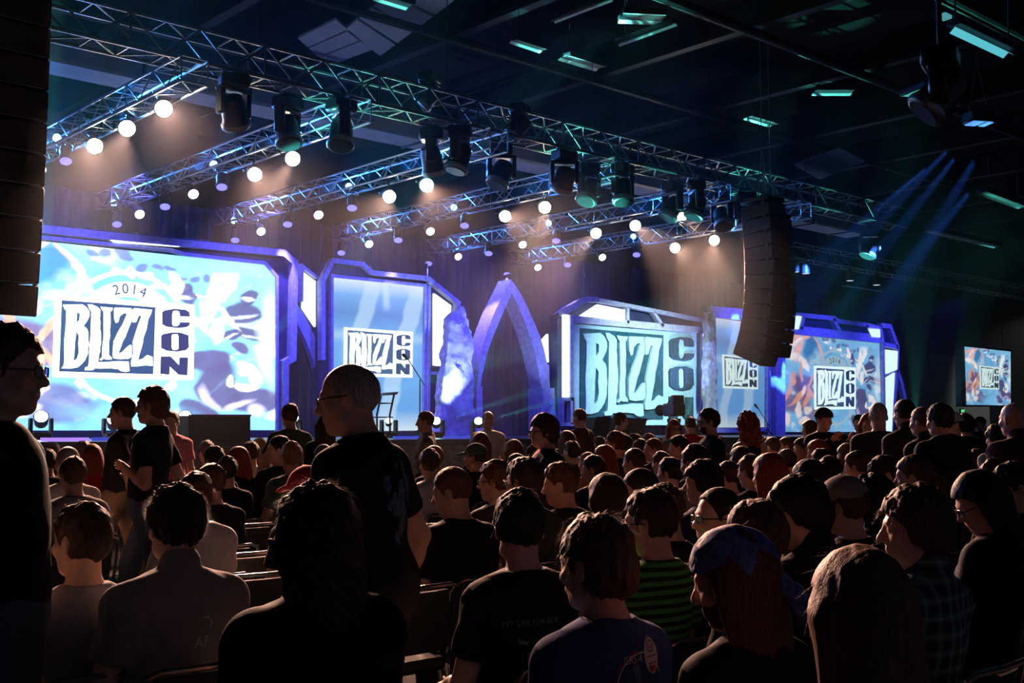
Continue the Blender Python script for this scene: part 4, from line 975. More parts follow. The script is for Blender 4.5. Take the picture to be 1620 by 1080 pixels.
    def shirt(s, h, long=False, open_=0, thick=.013, hood=False, collar=0, hem=.08, tank=False):
        f = Field(); s.torso(f, thick)
        up = s.T[:,2]; 
        for (S, E, W, G) in s.arm:
            if tank: continue
            a = Field(); e2 = lerp(S,E,1.0)
            if long:
                a.cone(S, E, .058*s.bulk+thick, .050+thick, .03); a.cone(E, W, .050+thick, .034+thick, .03)
                n_ = (W-E)/np.linalg.norm(W-E); a.cut(lambda p, n_=n_, W=W: (p-W) @ n_+.0)
            else:
                a.cone(S, e2, .058*s.bulk+thick, .053+thick*1.5, .03); n_ = (E-S)/np.linalg.norm(E-S); pt = lerp(S,E,s.sleeve); a.cut(lambda p, n_=n_, pt=pt: (p-pt) @ n_)
            f.merge(a, .03)
        nb = s.N+up*.028; f.cut(lambda p: (p-nb) @ up - .10*np.clip(np.abs((p-nb) @ s.T[:,0])-.0,0,.1)*0)
        if collar:
            g2 = Field(); g2.cone(s.N-up*.02, s.N+up*(.02+collar), .074, .068, .02); f.merge(g2, .02)
        if hood:
            f.ell(s.N+s.T @ np.array([0,-.085,-.02]), (.12,.06,.085), s.T, .03); f.cone(s.N+s.T @ np.array([-.09,-.02,.0]), s.N+s.T @ np.array([.09,-.02,.0]), .055, None, .03)
        if tank:
            for S in (s.SL, s.SR): f.sub(S+s.T @ np.array([0,0,.0]), (.075,.16,.11), s.T, .02)
        if open_:
            f.cut(lambda p: (lambda l: .6*np.minimum(open_-np.abs(l[:,0]), l[:,1]-.01))((p-s.C) @ s.T))
        hb = s.P-up*hem; f.cut(lambda p: -((p-hb) @ up))
        f.noise(wrinkle(.0042, s.seed))
        return fmesh('shirt', f, h)
    def trousers(s, h, shorts=False):
        f = Field(); g = .012; b = s.bulk
        f.ell(s.P+s.T @ np.array([0,0,.0]), (.172*b+g,.128*b+g,.13+g), s.T, .05)
        for (Hp, K, A, Tt) in s.leg:
            a = Field(); a.cone(Hp, K, .084*b+g, .060+g, .04); 
            if not shorts: a.cone(K, A, .060+g, .048+g, .03); n_ = (A-K)/np.linalg.norm(A-K); a.cut(lambda p, n_=n_, A=A: (p-A) @ n_-.015)
            f.merge(a, .04)
        up = s.T[:,2]; tb = s.P+up*.10; f.cut(lambda p: (p-tb) @ up); f.noise(wrinkle(.004, s.seed+9))
        return fmesh('trousers', f, h)
    def shoes(s, h):
        f = Field()
        for (Hp, K, A, Tt) in s.leg:
            f.cone(A+np.array([0,-.03,-.035]), Tt+np.array([0,.02,.005]), .048, .040, .02); f.cone(A, A-np.array([0,0,.03]), .046, .046, .03)
        f.cut(lambda p: .004-p[:,2]); return fmesh('shoes', f, h)
    def hair(s, kind, h, vol=0.0, wisp=0, part=0):
        M = s.R; H = s.H; e = s.hs; q = lambda x, y, z: H+M @ (np.array([x,y,z])*e); sd_ = s.seed
        f = Field(); loc = lambda p: (p-H) @ M/e
        def line(p, front=.066, side=.0, back=-.075, burn=.012):
            l = loc(p); y = l[:,1]; x = l[:,0]
            zc = np.interp(y, [-.12,-.07,-.03,.002,.02,.034,.07,.13], [back,back,back*.75,side-.012,side-.018,.02,front,front+.012])
            return (zc-l[:,2])*.8
        g = .010+vol
        if kind in ('short','crop','spiky','mop','tousled','fringe','receding'):
            g2 = {'crop': .009, 'short': .017, 'spiky': .018, 'mop': .024, 'tousled': .018, 'fringe': .02, 'receding': .009}[kind]+vol
            f.ell(q(0,-.014,.032), np.array((.076+g2*.85,.098+g2,.094+g2*1.1))*e, M, .02)
            if kind in ('mop','tousled','fringe'):
                f.ell(q(0,-.045,-.03), np.array((.068+g2*.8,.062+g2,.075))*e, M, .03)
            fr = {'fringe': .040, 'mop': .050, 'receding': .098}.get(kind, .064); bk = {'crop': -.055, 'mop': -.105, 'tousled': -.100, 'fringe': -.09}.get(kind, -.078); sd2 = {'mop': -.03, 'fringe': -.025, 'tousled': -.012}.get(kind, .0)
            f.cut(lambda p: line(p, fr, sd2, bk))
            if kind not in ('mop','fringe'):
                for sd in (-1,1): f.sub(q(sd*.088,-.004,-.012), np.array((.03,.024,.036))*e, M, .006)
            if kind == 'crop': f.noise(wig(150, .0022, sd_))
            elif kind == 'spiky': f.noise(wig(np.array([150,150,40]), .0055, sd_)); f.noise(wig(60, .004, sd_+2))
            elif kind == 'receding': f.noise(wig(120, .0015, sd_)); 
            else: f.noise(wig(np.array([130,130,30]), .0042, sd_)); f.noise(wig(38, .0052, sd_+1))
        elif kind in ('long','bob','curly','ponytail','bun','halfup'):
            g2 = {'curly': .028, 'long': .022, 'bob': .022, 'ponytail': .012, 'bun': .012, 'halfup': .018}[kind]+vol
            f.ell(q(0,-.014,.032), np.array((.076+g2*.9,.098+g2,.094+g2))*e, M, .02)
            if kind in ('long','curly','bob','halfup'):
                dn = {'long': -.30, 'curly': -.20, 'bob': -.14, 'halfup': -.24}[kind]
                up = np.array([0,0,1.]); b0 = q(0,-.05,-.02); bot = b0+np.array([0,0,dn])*e+s.T @ np.array([0,-.045,0])
                f.ell(lerp(b0,bot,.5), np.array(((.086+g2*.9)*1.0,.058+g2*.8,abs(dn)*.5+.07))*e, M*.35+s.T*.65 if False else s.T, .05)
                for sd in (-1,1):
                    a0 = q(sd*.078,.0,.0); f.cone(a0, a0+np.array([0,0,dn*.75])*e+s.T @ np.array([sd*.012,-.02,0]), .030+g2*.35, .022, .04)
                f.cut(lambda p: np.minimum(line(p, .062, -.35, -.5), 1))
                fc = lambda p: (lambda l: .5*(np.minimum(np.minimum(l[:,1]-.030, .058-l[:,2]), .074-np.abs(l[:,0]))))(loc(p))
                f.cut(fc)
                if kind == 'curly': f.noise(wig(70, .011, sd_)); f.noise(wig(34, .010, sd_+1))
                else: f.noise(wig(np.array([110,110,5]), .0013, sd_)); f.noise(wig(np.array([32,32,5]), .0022, sd_+1))
            else:
                f.cut(lambda p: line(p, .062, .0, -.070))
                for sd in (-1,1): f.sub(q(sd*.09,-.002,-.012), np.array((.03,.022,.034))*e, M, .006)
                if kind == 'ponytail':
                    t0 = q(0,-.115,.02); t1 = q(0,-.155,-.05); t2 = q(.01,-.135,-.19); f.cone(t0, t1, .024, .032, .02); f.cone(t1, t2, .032, .014, .02)
                else: f.ell(q(0,-.12,.06), np.array((.046,.044,.042))*e, M, .012)
                f.noise(wig(np.array([110,110,30]), .003, sd_))
        elif kind == 'ring':      # receded grey hair round the back and sides
            f.ell(q(0,-.018,.022), np.array((.082,.103,.096))*e, M, .02); 
            f.cut(lambda p: line(p, .25, .0, -.075)); f.cut(lambda p: (lambda l: (l[:,2]-.098+.35*np.clip(l[:,1]+.02,0,1))*.9)(loc(p)))
            for sd in (-1,1): f.sub(q(sd*.088,-.004,-.012), np.array((.03,.024,.036))*e, M, .006)
            f.noise(wig(150, .0012, sd_))
        elif kind == 'beard':
            f.ell(q(0,.034,-.055), np.array((.063,.066,.072))*e, M, .02); f.cut(lambda p: (lambda l: np.maximum(l[:,2]+.045-.5*np.clip(np.abs(l[:,0])-.03,0,.1)*1.2, -l[:,1]-.0))(loc(p)))
            f.sub(q(0,.11,-.060), np.array((.02,.03,.008))*e, M, .006); f.noise(wig(130, .002, sd_))
        W = None
        if wisp:
            def W(V):
                rs = np.random.RandomState(sd_); n = wisp; P = V[rs.randint(0, len(V), n)]; l = (P-q(0,-.02,.02)); nn = l/np.linalg.norm(l, axis=1)[:,None]
                dn = np.array([0,0,-1.])-nn*(nn @ np.array([0,0,-1.]))[:,None]; dn /= np.linalg.norm(dn, axis=1)[:,None]+1e-6
                sx = np.cross(nn, dn); ln = rs.uniform(.02,.06,(n,1)); j = rs.normal(0,.35,(n,1))
                if kind == 'spiky': tip = P+nn*ln*.45+dn*ln*.1+sx*j*.01
                else: tip = P+dn*ln+nn*ln*rs.uniform(.05,.45,(n,1))+sx*j*ln
                wv = sx*.0009; A = P-nn*.003
                return np.stack([A-wv, A+wv, tip], 1).reshape(-1,3), np.arange(3*n).reshape(-1,3)
        return fmesh('hair', f, h, W)
    def cap(s, h, back=False, kind='cap'):
        M = s.R; H = s.H; q = lambda x, y, z: H+M @ np.array([x,y,z]); loc = lambda p: (p-H) @ M
        f = Field()
        if kind == 'bandana':
            f.ell(q(0,-.016,.034), (.099,.121,.113), M, .02); f.cut(lambda p: (lambda l: np.interp(l[:,1], [-.13,-.06,.0,.07,.13], [-.06,-.045,.0,.048,.055])-l[:,2])(loc(p)))
            f.cone(q(.02,-.118,-.03), q(.05,-.165,-.10), .020, .026, .015); f.cone(q(.0,-.12,-.03), q(-.02,-.165,-.13), .018, .024, .015); f.ell(q(.01,-.122,-.03), (.03,.025,.025), M, .012)
            f.noise(wig(np.array([40,40,60]), .004, s.seed))
        elif kind == 'beanie':
            f.ell(q(0,-.014,.045), (.098,.120,.112), M, .02); f.cone(q(-.05,.0,.055), q(.05,0,.055), .06, None, .05); f.cut(lambda p: (lambda l: .035-l[:,2])(loc(p)))
        else:
            f.ell(q(0,-.013,.036), (.099,.121,.114), M, .02); f.cut(lambda p: (lambda l: .036+.12*np.clip((-l[:,1] if not back else l[:,1]),-.05,.0)-l[:,2])(loc(p)))
            sg = -1 if back else 1
            f.sub(q(0,-sg*.125,.030), (.045,.05,.030), M, .006)
            b_ = Field(); b_.ell(q(0,sg*.125,.046), (.072,.075,.012), M @ rotm(0, 10*sg), .02); f.merge(b_, .012)
            f.ell(q(0,-.013,.150), (.010,.010,.008), M, .006)
        return fmesh('cap', f, h)
    def glasses(s):
        M = Matrix(s.R.tolist()); H = Vector(s.H); m_ = MB(); e = s.hs
        for sd in (-1,1):
            pts = []
            for i in range(12):
                a = 2*pi*i/12; x = abs(cos(a))**.6*(1 if cos(a) > 0 else -1)*.024; z = abs(sin(a))**.6*(1 if sin(a) > 0 else -1)*.016
                pts.append(H+M @ Vector((sd*.033+x, .107-abs(sd*.033+x)*.12, .004+z))*e)
            m_.tube(pts, .0024, 5, True)
            m_.tube([H+M @ Vector((sd*.057,.098,.008))*e, H+M @ Vector((sd*.081,.05,.008))*e, H+M @ Vector((sd*.085,-.01,.004))*e, H+M @ Vector((sd*.084,-.025,-.012))*e], .0026, 5)
        m_.tube([H+M @ Vector((-.009,.107,.010))*e, H+M @ Vector((.009,.107,.010))*e], .0024, 5)
        return m_.mesh('glasses')
    def glass_lenses(s):
        M = Matrix(s.R.tolist()); H = Vector(s.H); m_ = MB(); e = s.hs
        for sd in (-1,1):
            pts = []
            for i in range(12):
                a = 2*pi*i/12; x = abs(cos(a))**.6*(1 if cos(a) > 0 else -1)*.0225; z = abs(sin(a))**.6*(1 if sin(a) > 0 else -1)*.0148
                pts.append(H+M @ Vector((sd*.033+x, .107-abs(sd*.033+x)*.12, .004+z))*e)
            m_.add(pts, [tuple(range(12))])
        return m_.mesh('lenses')
    def lanyard(s):
        f = MB(); T = s.T; N = s.N; pts = []
        for i in range(13):
            a = pi*(i/12)*1.0; x = -.082*cos(a); y = -.062*sin(a)-.012; pts.append(Vector(N+T @ np.array([x, y, .022-.02*(1-sin(a))])))
        w_ = .009; vs = []; 
        for p in pts: vs += [p+Vector((0,0,w_)), p-Vector((0,0,w_))]
        f.add(vs, [(2*i,2*i+1,2*i+3,2*i+2) for i in range(12)]); return f.mesh('lanyard')
# ------------------------------------------------------------------ chairs
M_seat = mat('chair_dark_fabric', (.035,.037,.036), .85, bump=.2, bscale=150)
def chair_meshes():
    D = {}
    D['seat'] = MB().bevbox((0,.02,.425), (.45,.44,.06), .02).mesh('seat')
    b = MB(); n = 8; vs = []
    for j in range(7):
        z = .49+.285*j/6; yb = -.185-.075*j/6; hw = .205 if j < 5 else .205-.02*(j-4)
        for i in range(n+1):
            x = -hw+2*hw*i/n; y = yb-.035*(1-(x/.21)**2); vs += [(x, y, z), (x, y+.03, z)]
    fs = []
    for j in range(6):
        for i in range(n):
            a = (j*(n+1)+i)*2; c = ((j+1)*(n+1)+i)*2
            fs += [(a, a+2, c+2, c), (a+1, c+1, c+3, a+3)]
        a = (j*(n+1))*2; c = ((j+1)*(n+1))*2; fs.append((a, c, c+1, a+1)); a = (j*(n+1)+n)*2; c = ((j+1)*(n+1)+n)*2; fs.append((a, a+1, c+1, c))
    for i in range(n):
        c = (6*(n+1)+i)*2; fs.append((c, c+2, c+3, c+1)); a = i*2; fs.append((a, a+1, a+3, a+2))
    D['backrest'] = b.add(vs, fs).mesh('backrest')
    pts = [(-.235,-.17,.42),(-.235,-.225,.60),(-.232,-.268,.745),(-.215,-.282,.785),(-.17,-.292,.80),(0,-.305,.80),(.17,-.292,.80),(.215,-.282,.785),(.232,-.268,.745),(.235,-.225,.60),(.235,-.17,.42)]
    D['back_frame'] = MB().tube(pts, .0115, 8).mesh('back_frame')
    for k_, sx in (('l',-1),('r',1)):
        D['leg_f'+k_] = MB().tube([(sx*.225,.20,.40),(sx*.235,.23,.03),(sx*.235,.23,.0)], .0115, 6).mesh('leg'); D['leg_b'+k_] = MB().tube([(sx*.235,-.17,.42),(sx*.235,-.21,.2),(sx*.235,-.26,.0)], .0115, 6).mesh('leg')
    D['side_rail'] = MB().tube([(-.235,-.17,.40),(-.235,.21,.40),(-.22,.23,.40),(.22,.23,.40),(.235,.21,.40),(.235,-.17,.40)], .010, 6).mesh('side_rail')
    return D
CH = chair_meshes(); nchair = 0
def chair(x, y, label, rz=0, group='conference chairs in rows'):
    e = thing('conference_chair', label, 'chair', (x, y, 0), (0,0,rz), group)
    for k_, me in CH.items():
        link('leg' if k_.startswith('leg') else k_, me, M_seat if k_ in ('seat','backrest') else M_chrome, e)
    return e
# ------------------------------------------------------------------ people
HC = {'chestnut': (.17,.070,.038), 'black': (.010,.008,.008), 'dark brown': (.030,.016,.011), 'brown': (.075,.036,.020), 'light brown': (.10,.050,.026), 'blond': (.22,.125,.055), 'red': (.26,.055,.02), 'grey': (.30,.29,.28)}
SC = {'black': (.010,.010,.012), 'charcoal': (.035,.034,.036), 'grey': (.22,.21,.21), 'white': (.62,.58,.56), 'navy': (.016,.022,.06), 'red': (.42,.02,.035), 'green': (.05,.085,.05), 'pink': (.70,.22,.24), 'teal': (.05,.26,.26), 'brown': (.09,.05,.035), 'blue': (.03,.06,.22), 'tan': (.32,.24,.16)}
SKC = {'f': (.62,.38,.28), 't': (.50,.28,.19), 'd': (.26,.14,.09)}
def hairmat(c): return mat('hair_'+c.replace(' ','_'), HC[c], .58, spec=.3, var=.5, bscale=30, stretch=(7,7,.6), bump=.3)
def shirtmat(c): return mat('cloth_'+c, SC[c], .85, spec=.15, var=.12, bscale=24, bump=.12)
def skinmat(k): return mat('skin_'+k, SKC[k], .5, spec=.35, var=.07, bscale=14)
M_jeans = mat('denim', (.05,.07,.12), .85, var=.2, bscale=90, bump=.1); M_trous = mat('dark_trousers', (.02,.02,.024), .85); M_shoe = mat('dark_shoes', (.02,.018,.016), .5); M_khaki = mat('khaki_cloth', (.25,.19,.13), .85)
M_lany = mat('lanyard_ribbon', (.03,.05,.10), .6, var=.6, bscale=25); M_specs = mat('black_spectacle_frame', (.01,.01,.012), .25, spec=.6); M_lensg = mat('spectacle_lens', (.55,.6,.65), .05, spec=.8)
M_lensg.node_tree.nodes['Principled BSDF'].inputs['Transmission Weight'].default_value = .9
CACHE = {}
def fig_meshes(key, h, F, hair, long, hood=False, tank=False, hands=False, wisp=0, collar=0, hh=None):
    k_ = (key, h, hair, long, hood, tank)
    if key is None or k_ not in CACHE:
        d = {'body': F.body(h, hands), 'shirt': F.shirt(h, long, hood=hood, tank=tank, collar=collar)}
        if hair: d['hair'] = F.hair(hair, hh or h*.85, wisp=wisp)
        d['trousers'] = F.trousers(h*1.3); d['shoes'] = F.shoes(h*1.3)
        if key is None: return d
        CACHE[k_] = d
    return CACHE[k_]
PLACED = []; NEAR = []
def rowY(k_): return .87+.88*k_
def person(u, v, label, zf=None, w=None, seated=True, face=0, hair='short', hc='dark brown', sh='black', skin='f', h=.014, key=None, long=False, hood=False, tank=False, tr=None, hands=False,
           wisp=0, cap=None, capc='black', capback=False, glasses=False, beard=False, lanyard=False, group=None, collar=0, free=False, hh=None, smat=None, jacket=None, lab_chair=None, nochair=False, dy=0, profile=False, **kw):
    F = Figure(seated=seated, **kw)
    top = F.top
    off = F.H + F.R @ np.array([0,-.012,0])          # head centre in the figure's frame
    cz, sz = cos(face), sin(face); ox, oy = cz*off[0]-sz*off[1], sz*off[0]+cz*off[1]
    d = ray(u, v)
    if zf is None: zf = FPX*(.20 if profile else .172)/w
    if seated and not free:      # settle into the nearest chair row that suits the head's size and height
        best = None
        for k_ in range(0, 16):
            Y = rowY(k_)+dy+oy; z_ = Y/d.y; H = 1.5+d.z*z_
            if rowY(k_) > 14.0 or z_ <= 0: continue
            x_ = d.x*z_-ox; clash = sum(1 for (a, b) in PLACED if abs(b-(rowY(k_)+dy)) < .3 and abs(a-x_) < .44)
            c_ = abs(math.log(z_/zf))*1.6+abs(H/top-1)*9+clash*1.1
            if best is None or c_ < best[0]: best = (c_, z_)
        zf = best[1]
    if seated and free and d.z < 0:
        zf = min(max(zf, (1.5-1.07*top)/-d.z), (1.5-.93*top)/-d.z)
    P = CAM+d*zf; s = P.z/top
    if seated: s = min(1.10, max(.90, s))
    else: s = min(1.08, max(.88, s))
    x, y = P.x-ox*s, P.y-oy*s
    for (a_, b_, l_) in NEAR:
        if math.hypot(a_-x, b_-y) < .40: print('CLOSE', round(math.hypot(a_-x,b_-y),2), '|', label[:45], '|', l_[:45], round(x,2), round(y,2))
    NEAR.append((x, y, label))
    PLACED.append((x, y))
    M = fig_meshes(key, h, F, hair, long, hood, tank, hands, wisp, collar, hh)
    e = link('person', M['body'], skinmat(skin), None, (x,y,0), (0,0,face), (s,s,s)); tag(e, label, 'person', group)
    sm = smat or shirtmat(sh)
    o_ = link('shirt', M['shirt'], sm, e); 
    if jacket: link('jacket', F.shirt(h, True, open_=.075, thick=.026, hem=.14), shirtmat(jacket), e)
    if hair: link('hair', M['hair'], hairmat(hc), e)
    link('trousers', M['trousers'], {'jeans': M_jeans, 'khaki': M_khaki, None: M_trous}[tr], e); link('shoes', M['shoes'], M_shoe, e)
    if cap: 
        ck = ('cap', key, cap, capback)
        me = F.cap(min(h,.01), capback, cap) if key is None or ck not in CACHE else CACHE[ck]; CACHE[ck] = me
        link(cap, me, capc if not isinstance(capc, str) else shirtmat(capc), e)
    if glasses:
        g = link('glasses', F.glasses(), M_specs, e); link('lens', F.glass_lenses(), M_lensg, g)
    if beard: link('beard', F.hair('beard', .008), hairmat(hc), e)
    if lanyard: link('lanyard', F.lanyard(), M_lany, e)
    if seated and not nochair:
        c_ = chair(x, y+.02, ' '.join((lab_chair or 'dark chair under the '+label).split()[:16])); c_.scale = (s, s, min(s,1.0))
    return e, F, M, s
def print_on(e, F, shirt_me, txt_me, m_, x0, z0, name, lift=.003, front=False):
    """lay a flat print on the back of a shirt"""
    from mathutils.bvhtree import BVHTree
    bt = BVHTree.FromPolygons([q.co.copy() for q in shirt_me.vertices], [list(p.vertices) for p in shirt_me.polygons])
    bm = bmesh.new(); bm.from_mesh(txt_me)
    for it in range(3):
        ed = [q for q in bm.edges if q.calc_length() > .02]
        if ed: bmesh.ops.subdivide_edges(bm, edges=ed, cuts=1)
    bmesh.ops.triangulate(bm, faces=bm.faces[:])
    for q in bm.verts:
        X, Zz = x0+q.co.x, z0+q.co.y
        hit = bt.ray_cast(Vector((X, -1, Zz)), Vector((0,1,0)))
        q.co = (hit[0]+Vector((0,-lift,0))) if hit[0] else Vector((X, -.15, Zz))
    bm.to_mesh(txt_me); bm.free()
    return link(name, txt_me, m_, e)
# ---- the men standing close by
LS = 'lap'
e, F, M, s = person(4, 519, 'tall man in black with dark rimmed glasses standing at the picture edge, one arm hanging', zf=3.35, seated=False, face=R(-128), hair='short', hc='brown', sh='black', h=.0075, hands=True,
    tr='jeans', glasses=True, lanyard=True, arms='hang', hy=0, hp=2, bulk=.98, seed=11, wisp=250, hh=.006)
e, F, M, s = person(556, 576, 'elderly man with glasses and receding grey hair standing in a black printed shirt', zf=4.05, seated=False, face=R(26), hair='ring', hc='grey', sh='black', h=.0075, hands=True,
    tr=None, glasses=True, lanyard=True, arms=('hang','wide'), hy=24, hp=8, lean=9, bulk=1.12, seed=12, hh=.006, belly=.7)
bm = bmesh.new()      # loose blue print on the older man's back: plain cloudy patches
for i in range(26):
    a = rng.uniform(0, 6.28); rr = rng.uniform(0, .1); cx, cy = rr*cos(a), rr*1.4*sin(a); n_ = 7; rad = rng.uniform(.008,.03)
    bm.faces.new([bm.verts.new((cx+rad*rng.uniform(.5,1.2)*cos(2*pi*j/n_), cy+rad*rng.uniform(.8,1.9)*sin(2*pi*j/n_), 0)) for j in range(n_)])
pm = bpy.data.meshes.new('back_print'); bm.to_mesh(pm); bm.free()
print_on(e, F, M['shirt'], pm, mat('faded_blue_print', (.05,.10,.17), .8, var=.6, bscale=40), .02, F.C[2]-.02, 'back_print')
# ---- walking men
person(243, 614, 'taller of two walking men in black, one forearm held before him', zf=8.3, seated=False, face=R(46), hair='tousled', hc='brown', sh='black', h=.0095, hands=True, tr='jeans', arms=('hold','swing'), legs='walk', seed=13, hp=3, key=None, bulk=1.05)
person(196, 629, 'shorter walking man in black beside his taller friend', zf=9.6, seated=False, face=R(48), hair='crop', hc='dark brown', sh='black', h=.010, hands=True, tr='khaki', arms='swing', legs='walk2', seed=14, lanyard=True)
person(861, 658, 'man walking past in a pink shirt and dark open jacket', zf=8.4, seated=False, face=R(62), hair='mop', hc='dark brown', sh='pink', jacket='black', h=.010, glasses=True, arms='swing', legs='walk', seed=15)
person(1122, 648, 'photographer in a dark jacket and glasses standing with a camera in both hands', zf=11.2, seated=False, face=R(52), hair='short', hc='dark brown', sh='charcoal', jacket='black', h=.010, hands=True, glasses=True, long=True, arms='hold', seed=16, beard=True, lanyard=True, bulk=1.05)
e, F, M, s = person(1184, 654, 'woman with curly red hair and bare arms standing in a black top', zf=11.5, seated=False, face=R(-20), hair='curly', hc='red', sh='black', h=.011, fem=True, tank=True, arms='fold', seed=17)
# ---- people standing before the stage
person(459, 640, 'standing man in a dark green shirt seen from behind, arms at his sides', zf=12.6, seated=False, face=R(-8), hair='short', hc='brown', sh='green', h=.012, arms='wide', seed=18)
person(514, 656, 'woman with long dark red hair standing with her back turned, in dark top', zf=12.0, seated=False, face=R(-15), hair='long', hc='dark brown', sh='black', h=.012, fem=True, seed=19)
person(272, 651, 'man in pale shirt half hidden behind the two walking men', zf=12.8, seated=False, face=R(140), hair='crop', hc='light brown', sh='pink', h=.013, seed=20)
person(674, 651, 'young man in a blotched tan and black shirt walking before the stage', zf=13.8, seated=False, face=R(50), hair='crop', hc='light brown', h=.011, arms='swing', legs='walk', seed=21, smat=mat('blotched_cloth', (.22,.18,.13), .85, var=.9, bscale=9))
person(772, 650, 'balding man in a white shirt facing the audience before the arch', zf=16.0, seated=False, face=R(150), hair='ring', hc='light brown', sh='white', h=.012, seed=22, lanyard=True)
person(917, 647, 'man in a brown jacket standing with his back turned by the board', zf=16.5, seated=False, face=R(10), hair='crop', hc='brown', sh='brown', h=.012, long=True, seed=23, bulk=1.08)
person(981, 654, 'man with a sandy quiff in a black shirt leaning by the stage wedges', zf=17.5, seated=False, face=R(-120), hair='spiky', hc='light brown', sh='black', h=.012, arms=('wide','wide'), seed=24, glasses=True, bulk=1.05)
person(1066, 665, 'woman with glasses and bobbed red hair facing the audience', zf=15.0, seated=False, face=R(150), hair='bob', hc='red', sh='grey', h=.013, fem=True, glasses=True, seed=25)
person(1092, 660, 'man in a bright red shirt standing behind the photographer', zf=17.6, seated=False, face=R(-25), hair='crop', hc='light brown', sh='red', h=.013, seed=26)
person(1302, 648, 'man in a dark beanie raising a camera to his face before the colourful screen', zf=13.5, seated=False, face=R(165), hair='crop', hc='dark brown', sh='black', cap='beanie', capc='charcoal', h=.011, hands=True, long=True, arms=('shoot','shoot'), seed=27, bulk=1.15)
person(1281, 666, 'woman with light brown hair standing beside the man in the beanie', zf=15.5, seated=False, face=R(20), hair='bob', hc='brown', sh='charcoal', h=.013, fem=True, seed=28)
person(1359, 657, 'distant person in blue between the colourful screen and the standing men', zf=17.5, seated=False, face=R(100), hair='short', hc='black', sh='blue', h=.014, seed=29)
person(1389, 638, 'bald man in a dark polo shirt, first of the row of standing men', zf=10.8, seated=False, face=R(-55), hair='receding', hc='grey', sh='charcoal', skin='f', h=.010, hands=True, seed=30, arms='hang', bulk=1.1, belly=.5)
person(1373, 656, 'woman with long red hair behind the bald man in the dark polo', zf=12.8, seated=False, face=R(120), hair='long', hc='red', sh='charcoal', h=.013, fem=True, seed=31)
person(1431, 633, 'man in a charcoal shirt with short dark hair standing second in the row', zf=10.2, seated=False, face=R(-20), hair='crop', hc='black', sh='charcoal', h=.010, seed=32, collar=.03, bulk=1.08, long=True)
person(1459, 645, 'shaven headed man in a dark shirt squeezed into the middle of the standing row', zf=9.6, seated=False, face=R(-5), hair='crop', hc='light brown', sh='black', h=.010, seed=33, collar=.03)
person(1487, 641, 'broad man in a black hooded top seen from behind', zf=8.8, seated=False, face=R(-12), hair='spiky', hc='dark brown', sh='black', h=.009, seed=34, hood=True, long=True, bulk=1.28, arms='wide')
person(1603, 637, 'bald man in a dark red checked shirt standing at the picture edge', zf=8.2, seated=False, face=R(-18), hair=None, sh='brown', h=.009, seed=35, bulk=1.15, collar=.03, smat=mat('dark_red_check', (.07,.018,.02), .85, var=.85, bscale=30))
person(1508, 654, 'person in a white cap with raised hands behind the hooded man', zf=12.5, seated=False, face=R(60), hair='crop', hc='black', sh='charcoal', cap='cap', capc='white', h=.012, seed=36, arms='shoot')
person(1527, 656, 'dark haired man turned away beyond the person in the white cap', zf=13.5, seated=False, face=R(-40), hair='mop', hc='black', sh='black', h=.013, seed=37)
person(1575, 674, 'stooping man in a loose white shirt by the notice sign', zf=10.5, seated=False, face=R(-30), hair='short', hc='black', sh='white', h=.011, seed=38, lean=24, bulk=1.1)
for (u, v, sh_, lb) in ((1537,662,'navy','distant standing figure nearest the exit sign'),(1551,660,'black','distant standing figure under the middle of the hanging screen'),(1588,664,'charcoal','distant standing figure beside the notice sign'),(1364,672,'navy','distant figure low behind the standing men')):
    person(u, v, lb, zf=19+(u % 7), seated=False, face=R(rng.uniform(-60,120)), hair='short', hc='black', sh=sh_, h=.016, seed=40, key='far')
# ---- front rows, seated, one by one
M_prw = mat('shirt_print_white', (.55,.60,.66), .7); M_prr = mat('shirt_print_red', (.45,.03,.04), .7); M_prg = mat('shirt_print_grey_blue', (.16,.22,.26), .7, var=.3, bscale=40)
def poly_mesh(polys, name='print'):
    bm = bmesh.new()
    for P in polys: bm.faces.new([bm.verts.new((p[0], p[1], 0)) for p in P])
    me = bpy.data.meshes.new(name); bm.to_mesh(me); bm.free(); return me
def circ(cx, cy, rx, ry, n=24): return [(cx+rx*cos(2*pi*i/n), cy+ry*sin(2*pi*i/n)) for i in range(n)]
def ringp(cx, cy, r, t, a0=0, a1=360, n=40):
    return [[(cx+(r+q)*cos(R(a0+(a1-a0)*k/n)), cy+(r+q)*sin(R(a0+(a1-a0)*k/n))) for (q, k) in ((-t,i),(t,i),(t,i+1),(-t,i+1))] for i in range(n)]
# blue mission shirt
e, F, M, s = person(945, 823, 'young man with tousled auburn hair in a blue shirt with a round emblem', zf=3.0, free=True, hair='tousled', hc='brown', sh='blue', seed=51, hy=8, hp=7, wisp=700, lanyard=True, h=.008, hh=.006, bulk=1.02)
zc = F.C[2]+.012; xc = .028; SM = M['shirt']
print_on(e, F, SM, poly_mesh(ringp(0,0,.098,.0022,20,320)), M_prw, xc, zc, 'emblem_ring')
print_on(e, F, SM, poly_mesh(ringp(0,0,.106,.0015,95,200)+ringp(0,0,.106,.0015,215,300)), M_prr, xc, zc, 'emblem_red_ring')
print_on(e, F, SM, poly_mesh([circ(0,0,.036,.05,20)]), M_prw, xc+.055, zc+.085, 'emblem_capsule')
print_on(e, F, SM, poly_mesh(ringp(0,.028,.010,.0014)+ringp(0,.028,.020,.0014)+[[(-.028,-.004),(.028,-.004),(.028,-.0015),(-.028,-.0015)],[(-.02,-.022),(.02,-.022),(.02,-.0195),(-.02,-.0195)]]), mat('shirt_print_navy', (.02,.03,.08), .7), xc+.055, zc+.085, 'capsule_lines', .0055)
